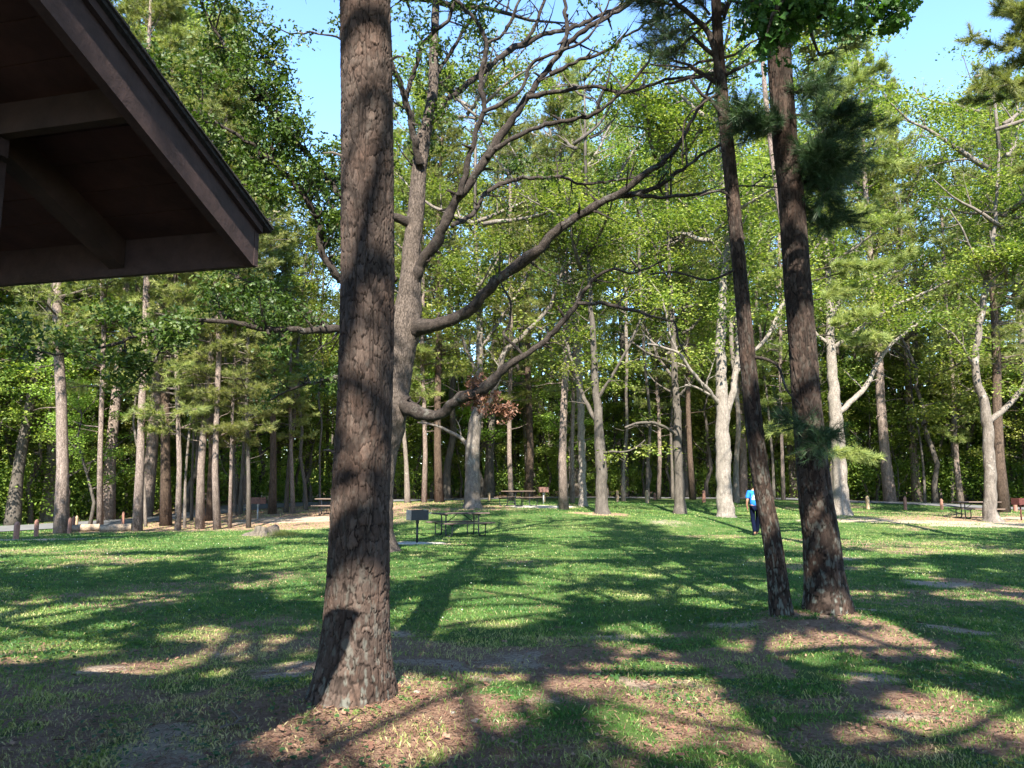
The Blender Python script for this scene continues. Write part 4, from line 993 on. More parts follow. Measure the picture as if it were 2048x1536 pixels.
# middle-distance trees traced from their trunks: (px, Y, width px, px at height, py there, kind, proto, bark, label)
def mid_tree(px, Y, w, px2, py2, kind, k, bark, label, H=None, cbk=None, leafn=1.):
    p = onground(px, Y); q = W3(px2, py2, Y); hz = q[2]-p[2]
    lx = math.atan2(q[0]-p[0], hz)
    Hh = H or topH(px, Y, rng.uniform(-20, 40)); Hh = min(Hh, 27)
    root = put(kind, k, px, Y, Hh, label, lean=(lx, rng.normal(0, .01)), trunk_w=None)
    for c in root.children:
        if c.name.startswith('trunk'):
            c.data = c.data.copy(); base_r = {'b': .26, 'p': .21, 'u': .09}[kind]*(Hh/BASEH[kind]); f = (w/2*Y/FPX)/base_r/(1.5 if px < 650 else 1.28)
            me = c.data; co = np.empty(len(me.vertices)*3, np.float32); me.vertices.foreach_get('co', co); co = co.reshape(-1, 3)
            # thicken only the stem, about its own axis, fading out into the crown
            rad = np.hypot(co[:, 0], co[:, 1]); m_ = rad < 1.4; zt = co[:, 2]/BASEH[kind]
            ff = 1+(f-1)*np.clip(1-(zt-.25)/.6, 0, 1)
            pz = PAX[me.name.split('.')[0]+str(kind)+str(k % len(PROTO[kind]))]
            cx = np.interp(co[:, 2], pz[:, 2], pz[:, 0]); cy = np.interp(co[:, 2], pz[:, 2], pz[:, 1])
            dr = np.hypot(co[:, 0]-cx, co[:, 1]-cy); m_ = dr < .55*np.clip(1.2-zt, .1, 1)
            co[m_, 0] = cx[m_]+(co[m_, 0]-cx[m_])*ff[m_]; co[m_, 1] = cy[m_]+(co[m_, 1]-cy[m_])*ff[m_]
            me.vertices.foreach_set('co', co.ravel()); me.update()
            me.materials.clear(); me.materials.append(M[bark])
    return root
PAX = {}
for kd in ('b', 'p', 'u'):
    for q, pr in enumerate(PROTO[kd]):
        me = pr[1].data; co = np.empty(len(me.vertices)*3, np.float32); me.vertices.foreach_get('co', co); co = co.reshape(-1, 3)
        # stem rings come first in the mesh (10 sides each)
        rings = []
        for a in range(0, len(co)//10*10, 10):
            c = co[a:a+10].mean(0); 
            if rings and c[2] < rings[-1][2]: break
            rings.append(c)
        PAX['trunk'+kd+str(q)] = np.array(rings)
MID = [
 (122,30.0,30,106,600,'p',0,'farpine','tall pine beside the two wooden posts at the left edge'),
 (200,31.5,15,200,740,'p',1,'farpine','slim pine rising behind the joint of the two lying logs'),
 (274,30.0,20,284,600,'p',2,'farpine','pine at the right end of the lying logs'),
 (355,30.0,16,349,700,'p',3,'farpine','straight dark pine with pale base, right of the reddish trunk'),
 (369,31.5,9,367,740,'b',3,'palebark','very thin pale stem just right of a dark pine'),
 (332,33.5,24,335,800,'p',0,'redpine','thick reddish-brown trunk in shade beside the road'),
 (400,30.5,22,426,600,'p',1,'farpine','pine with mossy flared foot leaning right in the left group'),
 (435,30.0,15,433,560,'p',2,'farpine','straight pine with bare lower stem next to the mossy-footed pine'),
 (459,30.5,10,463,720,'p',3,'farpine','slender dark pine right of the mossy-footed pine'),
 (497,30.5,12,497,650,'p',1,'fargrey','rightmost pine of the left group, left of the red grill'),
 (292,33.0,8,293,850,'b',1,'palebark','thin crooked pale sapling with dead twigs behind the log end'),
 (383,36.5,9,384,900,'b',3,'fargrey','thin grey stem in the gap between two left pines'),
 (418,35.5,15,420,900,'p',2,'redpine','mottled trunk half hidden behind the mossy-footed pine'),
 (470,38.0,9,466,850,'b',1,'fargrey','pale leaning stem behind the slender dark pine'),
 (480,39.0,11,487,860,'b',4,'fargrey','curved grey trunk left of the red grill'),
 (544,38.0,18,543,850,'p',0,'redpine','flared pine trunk in mottled light right of the red grill'),
 (572,39.0,11,580,850,'b',0,'fargrey','leaning dark trunk between the red grill and the left table'),
 (586,38.5,12,583,860,'p',1,'farpine','brown trunk close left of the left picnic table'),
 (612,41.0,12,613,840,'b',1,'fargrey','dark trunk behind the left picnic table'),
 (640,43.0,8,642,850,'b',3,'fargrey','thin stem close to the big pine on the road side'),
 (815,44.0,13,813,880,'b',1,'palebark','short sunlit trunk just right of the great oak by the road'),
 (848,44.0,12,849,860,'p',1,'farpine','pine behind the black grill, beside the road'),
 (879,44.0,17,881,860,'p',0,'redpine','reddish trunk between the road pine and the pale oak'),
 (1023,50.0,12,1021,850,'p',1,'farpine','trunk rising behind the far picnic table'),
 (1057,52.0,15,1058,820,'p',2,'redpine','dark straight trunk left of the rusty grill'),
 (1128,36.0,17,1126,560,'p',2,'farpine','straight sunlit pine right of the rusty grill on the pale pad'),
 (1145,44.0,10,1144,830,'p',1,'farpine','slim pine just right of the straight sunlit pine'),
 (1247,50.0,9,1246,880,'b',4,'palebark','thin stem with a bright band in the middle of the wood edge'),
 (1295,48.0,10,1292,850,'b',1,'fargrey','grey trunk directly behind the low centre posts'),
 (1317,54.0,10,1316,850,'p',1,'farpine','brown trunk beyond the road left of the dark oak'),
 (1346,54.0,9,1344,850,'b',3,'fargrey','thin trunk just left of the dark oak beyond the road'),
 (1386,52.0,12,1382,850,'p',0,'redpine','dark trunk in shade between the dark oak and the bright oak'),
 (1472,46.0,15,1466,800,'b',1,'palebark','grey trunk half hidden behind the bright forked oak'),
 (1548,52.0,8,1546,850,'b',3,'fargrey','thin shaded stem behind the walking person'),
 (1567,52.0,9,1565,830,'p',1,'farpine','thin trunk with a bright spot between the leaning pines'),
 (2008,40.0,22,2003,850,'p',0,'redpine','dark thick trunk behind the forked tree at the right table'),
 (1850,50.0,7,1848,900,'b',3,'fargrey','thin stem in the dark bushes near the right table'),
 (1905,52.0,8,1903,900,'b',1,'palebark','small pale stem above the right picnic table'),
]
for t in MID: mid_tree(*t)

# traced oaks of the middle distance
def traced(name, Y, label, branches, bark, leaf, top_n, tw=(.8, 1.5, .85), per=34, size=.135, crown=None, dead=False):
    p = branches[0][0]; base = onground(p[0], Y)
    root = empty(name, base, label, 'tree'); mb = MB(); LP = []
    for bi, br in enumerate(branches):
        P = []; r = []
        for q in br:
            w_ = W3(q[0], q[1], Y+(q[3] if len(q) > 3 else 0)); P.append(w_); r.append(q[2]*axd(w_)/FPX)
        P = np.array(P); r = np.array(r)*(.9 if bi == 0 else .66)
        if bi == 0:
            P[0] = base-np.array([0, 0, .15])
            top = P[-1]
        P, r = smooth_path(P, r, .35); P[2:-1] += rng.normal(0, .02, (len(P)-3, 3)); P2_, r2_ = smooth_path(P, r, .15); tube(mb, P2_, r2_, 14 if bi == 0 else 9, rough=.07)
        twigs(mb, P, r, .45 if bi == 0 else .25, tw[0], tw[1], 2, LP, tw[2], up=.2, minr=.011)
    # crown above and around the traced limbs
    zc, Rc, z1, nb = crown
    for k in range(nb):
        i = rng.uniform(0, 1); z = zc+(z1-zc)*i; ph = k*2.4+rng.normal(0, .4)
        c = [top[0]+rng.normal(0, .3), top[1], z]
        L = Rc*(.55+.5*math.sin(math.pi*i))*rng.uniform(.7, 1.1)
        S = branch_path(c, [math.cos(ph), math.sin(ph), .45], L, 7, .4, .13); rr = np.linspace(.02+.02*L, .018, 8); tube(mb, S, rr, 6)
        twigs(mb, S, rr, .15, .8 if not dead else .45, L*.36, 2, LP, .95 if not dead else .06, up=.2, minr=.010)
    tube(mb, [top, [top[0], top[1], z1]], [r[-1]*0+.10, .03], 6)
    mb.v = [q-base for q in mb.v]; mb.build('trunk', M[bark], root, smooth=True)
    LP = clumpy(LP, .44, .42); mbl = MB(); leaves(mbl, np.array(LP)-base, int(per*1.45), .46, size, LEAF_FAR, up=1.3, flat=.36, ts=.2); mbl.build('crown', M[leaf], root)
    return root
traced('oak_tree', 36., 'stout pale-footed oak between the black grill and far table', [
 [(945,1022,27),(945,1005,19),(944,960,17),(944,920,16),(947,870,15),(953,830,13),(957,790,10),(959,700,8),(960,620,6),(955,540,4),(950,450,3)],
 [(950,850,9),(985,790,8,-.5),(1000,740,8,-.8),(1012,700,8.5,-1),(1055,662,7.5,-1.2),(1095,620,6,-1.4),(1115,570,5,-1.6),(1135,500,3.5,-1.8),(1160,400,2.5,-2)],
 [(942,900,7),(920,875,6),(895,862,5),(870,850,4),(835,845,2.5)],
 [(957,760,6),(930,690,5,-.5),(905,620,4,-.8),(890,540,3,-1)],
 [(958,700,5,0),(1000,640,4.5,.5),(1050,560,4,1),(1100,450,3,1.3),(1150,360,2,1.5)]], 'palebark', 'farleaf', 0, crown=(9, 5.5, 22, 16))
traced('oak_tree', 33., 'bright pale forked oak trunk left of the walking person', [
 [(1453,1048,32),(1452,1030,21),(1450,1000,18),(1447,940,16.5),(1446,880,15.5),(1445,820,15),(1443,760,12),(1441,700,11.5),(1444,620,10),(1447,560,8),(1455,470,6),(1447,370,5),(1440,260,3.5),(1435,160,2.5)],
 [(1452,830,12),(1465,780,10),(1474,730,9),(1476,680,8),(1472,600,7),(1475,520,5),(1480,420,4),(1475,320,3)],
 [(1438,810,7),(1425,790,6,-.4),(1400,762,5.5,-.8),(1372,728,5,-1.1),(1355,705,4.4,-1.3),(1330,695,3.6,-1.5),(1295,688,2.6,-1.7)],
 [(1355,705,3.6,-1.3),(1338,660,3,-1.4),(1325,600,2.4,-1.5),(1300,560,1.8,-1.6)],
 [(1472,745,7),(1505,705,6,.5),(1530,680,6,.8),(1550,640,5.4,1),(1575,590,4.6,1.2),(1610,530,3.6,1.4),(1660,450,2.4,1.6)],
 [(1420,790,4,-.5),(1400,778,3.6,-.6),(1370,770,3,-.8)]], 'sunlitbark', 'farleaf', 0, crown=(10, 5.5, 22, 16))
traced('oak_tree', 36., 'thick pale oak trunk standing behind the leaning pine pair', [
 [(1684,1036,28),(1682,1018,20),(1680,980,16),(1678,930,15),(1674,870,15),(1669,810,13),(1664,740,11),(1661,680,10),(1659,600,8),(1653,500,6),(1645,400,4.5),(1640,300,3)],
 [(1672,830,9),(1705,800,8,.4),(1735,770,7,.8),(1755,730,6,1),(1780,690,5,1.2),(1830,650,4,1.4),(1880,600,2.6,1.6)],
 [(1662,700,7),(1700,670,6,-.4),(1745,640,5.4,-.8),(1790,610,4.8,-1),(1840,590,4,-1.2),(1900,560,2.4,-1.4)],
 [(1658,640,6),(1690,590,5,.3),(1730,560,4,.5),(1800,540,3,.8),(1860,500,2,1)],
 [(1660,690,6),(1625,660,5),(1590,620,4),(1550,570,2.6)]], 'sunlitbark', 'farleaf', 0, crown=(9, 5.5, 25, 19))
traced('oak_tree', 33., 'crooked forked tree partly hiding the right picnic table', [
 [(1984,1052,32),(1982,1035,18),(1980,1000,13.5),(1979,940,12),(1977,880,11.5),(1974,840,11),(1966,800,9.5),(1955,770,8.5),(1950,740,8),(1953,700,7.5),(1960,650,7),(1968,600,6),(1972,560,5.5),(1985,490,4.6),(1992,400,3.5),(1998,300,2.4)],
 [(1975,845,9),(2000,825,8.5,.2),(2028,800,7.5,.4),(2052,760,6.4,.6),(2065,700,5,.8),(2090,620,3.4,1)],
 [(1966,600,4.4),(1985,560,4,-.4),(2010,540,3.4,-.8),(2045,510,2.4,-1)],
 [(1972,560,4.4),(1950,520,3.8,-.4),(1930,470,3,-.8),(1900,420,2,-1)],
 [(1950,740,4.4),(1930,700,3.8,-.5),(1905,670,3.2,-.8),(1870,640,2,-1.2)]], 'palebark', 'farleaf', 0, crown=(8, 5.2, 20.5, 17))
traced('oak_tree', 33., 'mid-sized grey oak with shaded foot right of the sunlit pine', [
 [(1206,1034,22),(1204,1015,15),(1203,980,13),(1202,930,12.5),(1199,880,11.5),(1196,830,9.5),(1191,760,8),(1186,680,6.5),(1181,600,5),(1176,500,4),(1172,400,3)],
 [(1197,850,7),(1170,800,6,.4),(1150,740,5,.8),(1130,680,4,1)],
 [(1194,800,6),(1225,750,5,-.4),(1255,700,4,-.8),(1280,640,3,-1)],
 [(1200,905,4),(1225,905,3.6,-.5),(1260,900,2.6,-.9),(1290,880,1.6,-1.2)]], 'fargrey', 'farleaf', 0, crown=(7, 4.6, 20, 15))
traced('oak_tree', 35., 'dark-stemmed oak left of the bright forked oak', [
 [(1361,1028,18),(1359,1010,12.5),(1358,960,10.5),(1356,900,10),(1354,840,9),(1350,760,7.5),(1346,680,6),(1342,600,5),(1338,500,4),(1334,400,2.8)],
 [(1355,870,5),(1320,850,4.6,-.6),(1285,845,4,-1),(1250,855,3,-1.5)],
 [(1352,800,5),(1385,760,4.6,-.4),(1410,720,4,-.8)],
 [(1350,760,5),(1320,720,4.2,.4),(1295,660,3.4,.8),(1275,600,2.4,1)]], 'fargrey', 'farleaf', 0, crown=(5.5, 4.6, 20, 16))

traced('bare_tree', 39., 'pale bare-limbed tree with whitish dead twigs rising behind the middle of the wood edge', [
 [(1166,1020,14),(1166,1000,9),(1164,900,8),(1160,780,7.5),(1150,650,7),(1130,540,6.5),(1110,450,6),(1095,380,5)],
 [(1130,540,5),(1170,480,5,-.4),(1210,400,4.4,-.8),(1250,330,3.6,-1),(1300,250,2.6,-1.2)],
 [(1110,450,5),(1060,400,4.4,.4),(1020,350,4,.6),(980,300,3,.8),(950,240,2,1)],
 [(1100,400,4),(1150,360,4,.5),(1190,310,3.4,.8),(1220,250,2.4,1)],
 [(1095,380,4),(1110,320,4,-.5),(1100,250,3.4,-.9),(1120,180,2.4,-1.1)]], 'sunlitbark', 'paleleaf', 0, tw=(.38, 1.5, .03), per=10, size=.13, crown=(15.5, 4.2, 20, 9), dead=True)
# rows of the wood behind the road
def wood_y(px): return np.interp(px, [-600, 0, 300, 640, 850, 1100, 1500, 1750, 2048, 2700], [31, 37, 43, 52, 58, 62, 60, 54, 49, 36])
LB = 'one of the many tall leafy trees of the wood behind the park road'
LPN = 'one of the many tall pines of the wood behind the park road'
cnt = 0
for row, (dy, n_, ph) in enumerate([(0, 30, 0), (7, 30, 35), (15, 28, 10), (26, 26, 40)]):
    for q in range(n_):
        px = -420+(2900/n_)*(q+.5)+ph+rng.uniform(-30, 30)
        Yq = float(wood_y(px))+dy+rng.uniform(-2.5, 2.5)
        pinep = .75 if px < 640 else (.35 if px < 1500 else .3)
        if 540 < px < 700 and row < 3 and rng.random() < .3: continue
        kd = 'p' if rng.random() < pinep else 'b'
        Hq = topH(px, Yq, rng.uniform(-10, 120)+(0, 90, 210, 290)[row])
        Hq = max(9, min(Hq, 31))
        k = int(rng.integers(0, 5))
        put(kd, k, px, Yq, Hq, LPN if kd == 'p' else LB, group='tall pines in the wood' if kd == 'p' else 'tall leafy trees in the wood', sx=rng.uniform(.85, 1.1))
# understory along the wood edge
for q in range(118):
    px = -380+2860*(q+.5)/118+rng.uniform(-25, 25)
    Yq = float(wood_y(px))+rng.choice([-1.0, 3.0, 8.0])+rng.uniform(-1, 2)
    Hq = rng.uniform(6, 15)
    put('u', int(rng.integers(0, 3)), px, Yq, Hq, 'one of the low leafy trees growing under the tall trees along the road', group='understory trees along the road')
for q in range(34):
    px = 720+1400*(q+.5)/34+rng.uniform(-18, 18)
    put('u', int(rng.integers(0, 3)), px, float(wood_y(px))+rng.uniform(.6, 3.), rng.uniform(7.5, 12), 'one of the low leafy trees growing under the tall trees along the road', group='understory trees along the road')
# some nearer saplings whose leaves hang among the left pines
for (px, Yq, Hq, k, lb) in [(178,34.5,6.5,0,'bright green sapling spreading low over the lying logs'),(470,42.5,9,1,'leafy young tree between the left pines and the red grill'),(60,38.5,10,2,'leafy young tree beyond the road behind the left wooden posts'),(620,52,11,0,'broad young tree with light foliage left of the big pine')]:
    put('u', k, px, Yq, Hq, lb)
# undergrowth: nobody could count it
def undergrowth():
    mb = MB(); LP = []
    N = 13000
    px = rng.uniform(-420, 2500, N); dy = rng.gamma(1.6, 5.0, N)
    Yq = wood_y(px)-1.5+dy; x = (px-1024)/FPX*Yq
    z = gz(x, Yq)
    h = (.4+3.6*fbm(x*.35, Yq*.35, 131, 3)**1.5)*rng.random(N)**.8*1.5+.1
    LP = np.stack([x, Yq, z+h], 1); LP = LP[road_dist(LP[:, 0], LP[:, 1]) > 3.4]
    leaves(mb, LP, 18, .30, .14, LEAF_FAR, up=.9, flat=.6, ts=.25)
    return mb
tag(undergrowth().build('undergrowth', M['underleaf']), kind='stuff', label='dense green undergrowth along the far side of the road')
# the far mass of the wood
def farwood():
    mb = MB(); N = 66000
    px = rng.uniform(-700, 2800, N); Yq = rng.uniform(88, 125, N); x = (px-1024)/FPX*Yq*1.05
    top = 19+6*fbm(px*.01, px*0, 141, 3); z = rng.random(N)**1.35*top+.6
    k = (fbm(x*.16, z*.22, 143, 4)*1.0 > .40) | (z < 13)
    LP = np.stack([x, Yq, z], 1)[k]
    leaves(mb, LP, 5, .8, .62, LEAF_FAR, up=.8, flat=.7)
    return mb
tag(farwood().build('distant_wood', M['farleaf']), kind='stuff', label='distant mass of leafy wood closing the view between trunks')
mb = MB(); 
for q in range(150):
    px = rng.uniform(-500, 2600); Yq = float(wood_y(min(max(px, -600), 2700)))+rng.uniform(4, 40); p = onground(px, Yq); h = rng.uniform(9, 17); r0 = rng.uniform(.06, .17)
    l = rng.normal(0, .25, 2)
    tube(mb, [[p[0], p[1], p[2]-.1], [p[0]+l[0]*.4, p[1]+l[1]*.4, p[2]+h*.4], [p[0]+l[0], p[1]+l[1], p[2]+h]], [r0, r0*.8, r0*.35], 7, rng.random())
tag(mb.build('far_wood_stems', M['fargrey']), kind='stuff', label='countless thin stems deep inside the wood')

# oaks mostly out of view, added and shaped to dapple lawn and trunks
SHT = [(-9.5,-4.,11.,6.2),(-3.,-8.,11,6.5),(4.5,-6.5,11,6.2),(11.,-3,11,6.2),(-14.5,3.,11,6.4),(15,4.,11,6.2),(8.5,-12.,13,6.5),(-10.,-13,13,6.5),(0,-15.,14,6.5),(17.5,-8,12,6.5),(-18,-6,12,6.5),(-17,12,11,6.),(19,13,11,6.),(8.6,1.6,10.5,5.2),(1.8,-3.6,11.5,6.2),(-6.5,-1.5,11.5,5.6),(6,-1,12,5.5),(-2.4,-4.4,11.5,5.6),(4.4,-.6,12.5,5.2)]
for q, (x, y, zc, Rr) in enumerate(SHT):
    if q == 13: lab = 'large oak just outside the right edge whose leaves hang into the top of the view'
    base = np.array([x, y, gz1(x, y)])
    root = empty('oak_tree', base, lab if q == 13 else 'tall shade oak standing around and behind the viewpoint', 'tree', None if q == 13 else 'added shade oaks out of view')
    mbw = MB(); tube(mbw, *smooth_path([base-[0,0,.2], base+[.1, 0, 3], base+[-.1, .1, zc-2], base+[.1, .1, zc+5]], [.42, .30, .22, .05], 1.), 10)
    LP = []
    for k in range(17):
        z = zc-3.2+8.2*k/17; ph = k*2.4+rng.normal(0, .3); i = (k+.5)/17
        L = Rr*(.55+.5*math.sin(math.pi*i))*rng.uniform(.8, 1.1)
        S = branch_path([x, y, z], [math.cos(ph), math.sin(ph), .35], L, 7, .2, .12); rr = np.linspace(.05+.012*L, .015, 8)
        tube(mbw, S, rr, 6)
        twigs(mbw, S, rr, .12, .75, L*.34, 2, LP, .95, up=.15, minr=.008) if False else twigs(MB(), S, rr, .12, .62, L*.34, 2, LP, .95, up=.15, minr=.008)
        for _ in range(60 if False else 26):
            LP.append(S[rng.integers(2, 8)]+rng.normal(0, .9, 3)*np.array([1, 1, .6]))
    LP = np.array(LP)
    # nothing may hang into the picture except on purpose
    el = (LP[:, 2]-.8-EYE)/np.maximum(LP[:, 1], .01); inview = (LP[:, 1] > 0) & (el < math.tan(R(35.5))) & (np.abs(LP[:, 0]) < .72*LP[:, 1]+.7)
    LP = LP[~inview]; LP = LP[keep_shade(LP)]
    mbl = MB(); leaves(mbl, LP, 9, .30, .26, LEAF_FAR, up=.9, flat=.6, mask=True)
    for b in (mbw, mbl): b.v = [v_-base for v_ in b.v]
    mbw.build('trunk', M['shadedbark'], root, smooth=True); mbl.build('crown', M['oakleaf'], root)
    if q == 13:
        mbw = MB(); LP = []
        for (pts) in [[(9,2.2,9.2),(6.,5.2,8.0),wp(1740,-60,7.2),wp(1660,20,7.2),wp(1590,60,7.2)],[(6.,5.2,8.0),wp(1850,-80,7.4),wp(1780,0,7.4),wp(1745,40,7.4)],[(6.,5.2,8.0),wp(1640,-90,7.0),wp(1580,-20,7.0),wp(1545,30,7.0),wp(1530,80,7.0)]]:
            P, r = smooth_path(np.array([np.array(p_) for p_ in pts]), np.linspace(.06, .006, len(pts)), .2); tube(mbw, P, r, 6)
        for (px, py, n_, s) in [(1560,20,12,.14),(1520,50,7,.09),(1540,90,8,.08),(1600,10,12,.14),(1660,5,12,.13),(1640,35,6,.08),(1700,30,7,.09),(1735,45,7,.07),(1790,20,7,.07),(1780,45,4,.05),(1810,5,4,.06),(1750,5,8,.10),(1515,10,8,.10),(1560,60,8,.10),(1590,35,8,.10)]:
            c = wp(px, py, 7.15)
            for _ in range(n_):
                e = c+rng.normal(0, s, 3)*np.array([1, 1, .8]); s0 = c+np.array([0, 0, .22])+rng.normal(0, .05, 3)
                tube(mbw, [s0, (s0+e)/2+[0, 0, .02], e], [.006, .004, .002], 4); LP.append(e)
        LP = np.array(LP)
        mbl = MB(); leaves(mbl, LP, 9, .065, .125, LEAF_LOBED, up=.5, flat=.9, ts=.15, tb=-.15)  # tint lowered to put shade into the hanging leaves' colour
        for b in (mbw, mbl): b.v = [v_-base for v_ in b.v]
        mbw.build('hanging_bough', M['shadedbark'], root, smooth=True); mbl.build('hanging_leaves', M['oakleaf'], root)

# pine at the right edge with boughs reaching in at the top corner
rb = onground(2180, 20.); rp = empty('pine_tree', rb, 'pine outside the right edge whose boughs reach into the top right corner', 'tree')
mb = MB(); tube(mb, *smooth_path([rb-[0,0,.2], rb+[0,0,6], rb+[.1,0,19]], [.25,.2,.05], 1.), 10)
mb.v = [v_-rb for v_ in mb.v]; mb.build('trunk', M['farpine'], rp, smooth=True)
st = []
for (px, py, tx, ty, dy) in [(2190,190,1900,135,0),(2190,140,1960,70,.5),(2190,60,1990,20,.6),(2190,250,2000,210,-.4),(2190,100,2010,50,-.5),(2190,-10,1960,-10,0),(2190,200,1950,150,.5),(2190,230,2030,160,.4),(2190,640,2040,600,0),(2190,360,2040,330,0),(2190,150,1925,110,.3),(2190,170,1940,180,-.3),(2190,90,1975,100,.2),(2190,40,1995,60,-.2),(2190,120,2000,130,.6),(2190,210,1980,190,.1),(2190,20,2010,-5,.4),(2190,70,2020,90,-.6)]:
    a = wp(px, py, 20.); b = wp(tx, ty, 20.+dy); L = np.linalg.norm(b-a); st.append((a, b-a, L*.97, .06))
spray(rp, rb, st, 'needle', nn=26, nl=.20, nw=.013, name='bough')
# pine boughs with bright needles reaching from behind the right-hand pair
bb = onground(1650, 21.5); 
rp2 = empty('pine_tree', bb, 'pine with layered bright needle boughs right behind the thick leaning pine', 'tree')
mb = MB(); tube(mb, *smooth_path([bb-[0,0,.2], bb+[-.15,0,4], bb+[-1.0,0,12], bb+[-1.1,0,17]], [.17,.15,.08,.04], 1.), 10)
mb.v = [v_-bb for v_ in mb.v]; mb.build('trunk', M['farpine'], rp2, smooth=True)
st = []
for (px, py, tx, ty) in [(1640,670,1790,665),(1635,655,1750,640),(1630,560,1800,545),(1630,540,1760,520),(1625,600,1700,585),(1620,450,1790,420),(1620,440,1750,450),(1615,320,1760,250),(1615,330,1800,300),(1610,230,1760,120),(1610,250,1720,180),(1605,160,1700,60),(1640,880,1560,860),(1640,900,1730,905)]:
    a = wp(px, py, 21.5); b = wp(tx, ty, 21.5+rng.normal(0, .6)); L = np.linalg.norm(b-a); st.append((a, b-a, L, .05))
spray(rp2, bb, st, 'needle', nn=22, nl=.19, nw=.013, name='bough')

# ============================================================ PAVILION
P0 = np.array([-1.19, 3.45, 2.61]); aE = np.array([-.9693, .246, 0]); aS = np.array([-.246, -.9693, 0]); tp = math.tan(R(22.8))
pav = empty('picnic_pavilion', (P0[0], P0[1], 0), 'dark brown timber pavilion, its roof corner jutting in at the upper left', 'pavilion')
POFF = np.array([P0[0], P0[1], 0])
def pf(a, s, z): return P0+aE*a+aS*s+np.array([0, 0, z])-POFF
def prism(mb, poly, a0, a1, tint=None):
    """poly in (s,z), extruded along the eave from a0 to a1"""
    n = len(poly); V = [pf(a0, s, z) for s, z in poly]+[pf(a1, s, z) for s, z in poly]
    F = {n: [list(range(n)), [2*n-1-i for i in range(n)]]}
    side = [[i, n+i, n+(i+1) % n, (i+1) % n] for i in range(n)]
    F.setdefault(4, []); F[4] = (F[4] if n == 4 else [])+side if n == 4 else side
    mb.add(np.array(V), {k: np.array(v) for k, v in F.items()}, tint)
RUN = 4.0; LEN = 8.5; FH = .205
def slope(s): return s*tp if s <= RUN else (2*RUN-s)*tp
mb = MB(); prism(mb, [(0,0),(RUN,RUN*tp),(RUN,RUN*tp+FH),(0,FH)], 0, .042); mb.build('rake_board', M['brownwood'], pav)
mb = MB(); prism(mb, [(2*RUN,0),(RUN+.002,RUN*tp),(RUN+.002,RUN*tp+FH),(2*RUN,FH)], 0, .042); mb.build('rake_board', M['brownwood'], pav)
mb = MB(); prism(mb, [(-.035,.002),(-.003,.002),(-.003,FH+.012),(-.035,FH)], -.002, LEN, .62); mb.build('eave_board', M['brownwood'], pav)
mb = MB(); prism(mb, [(-.03,FH-.045),(RUN,RUN*tp+FH-.045),(RUN,RUN*tp+FH+.022),(-.03,FH+.01)], -.024, -.003, .35); mb.build('trim_board', M['brownwood'], pav)
# roof deck: tongue and groove boards seen from below
for k in range(27):
    s0 = .004+k*.148; s1 = s0+.1425
    if s1 > RUN-.01: break
    mb = MB(); prism(mb, [(s0,s0*tp+FH-.030),(s1,s1*tp+FH-.030),(s1,s1*tp+FH-.004),(s0,s0*tp+FH-.004)], .046, LEN, rng.uniform(.25, .85)); mb.build('deck_board', M['deckwood'], pav)
mb = MB(); prism(mb, [(RUN+.004,RUN*tp+FH-.03),(2*RUN,FH-.03),(2*RUN,FH-.004),(RUN+.004,RUN*tp+FH-.004)], .046, LEN); mb.build('rear_deck', M['deckwood'], pav)
# shingles in stepped courses
mb = MB()
nc = 30
for k in range(nc):
    s0 = -.075+k*.14; s1 = s0+.155
    if s1 > RUN+.05: break
    z0 = FH+.002+(s0)*tp; z1 = FH+.002+s1*tp
    w0 = rng.uniform(-.002, .002)
    prism(mb, [(s0, z0+.012), (s1, z1+.012), (s1, z1+.014), (s0, z0+.024)], -.055+w0, LEN+.05, rng.random())
prism(mb, [(-.07,FH-.002-.07*tp),(RUN,RUN*tp+FH+.0),(RUN,RUN*tp+FH+.016),(-.07,FH+.014-.07*tp)], -.045, LEN+.04, .1)
mb.build('shingle_courses', M['shingle'], pav)
mb = MB(); prism(mb, [(RUN+.0,RUN*tp+FH+.004),(2*RUN+.07,FH+.004-.07*tp),(2*RUN+.07,FH+.03-.07*tp),(RUN,RUN*tp+FH+.03)], -.05, LEN+.05); mb.build('rear_shingles', M['shingle'], pav)
for a in [.70, 1.55, 2.4, 3.25, 4.1, 4.95, 5.8, 6.65, 7.5, 8.3]:
    mb = MB(); b0 = FH-.032-.135
    prism(mb, [(.004,b0),(RUN-.004,RUN*tp+b0),(RUN-.004,RUN*tp+FH-.032),(.004,FH-.032)], a, a+.085, rng.uniform(.3, .8)); mb.build('rafter', M['rafterwood'], pav)
    mb = MB(); prism(mb, [(RUN+.01,RUN*tp+b0),(2*RUN-.01,b0),(2*RUN-.01,FH-.034),(RUN+.01,RUN*tp+FH-.034)], a, a+.085); mb.build('rafter', M['rafterwood'], pav)
for s in (.74, 2*RUN-.84):
    mb = MB(); zt = min(slope(s), slope(s+.09))+.025
    prism(mb, [(s,zt-.07),(s+.07,zt-.07),(s+.07,zt),(s,zt)], .62, LEN, .3); mb.build('girder', M['brownwood'], pav)
    if s < 1:
        mb = MB(); z_ = slope(s)+.035; prism(mb, [(s,z_),(s+.045,z_),(s+.045,z_+.125),(s,z_+.125)], .045, .698, .5); mb.build('lookout', M['rafterwood'], pav)
    for a in (.66, 4.6, 8.3):
        mb = MB(); zb = -P0[2]-.05
        prism(mb, [(s-.03,zb),(s+.12,zb),(s+.12,zt-.074),(s-.03,zt-.074)], a, a+.15, .3); mb.build('post', M['brownwood'], pav)
mb = MB(); prism(mb, [(RUN-.045,RUN*tp-.05),(RUN+.045,RUN*tp-.05),(RUN+.045,RUN*tp+FH-.06),(RUN-.045,RUN*tp+FH-.06)], .05, LEN); mb.build('ridge_beam', M['rafterwood'], pav)
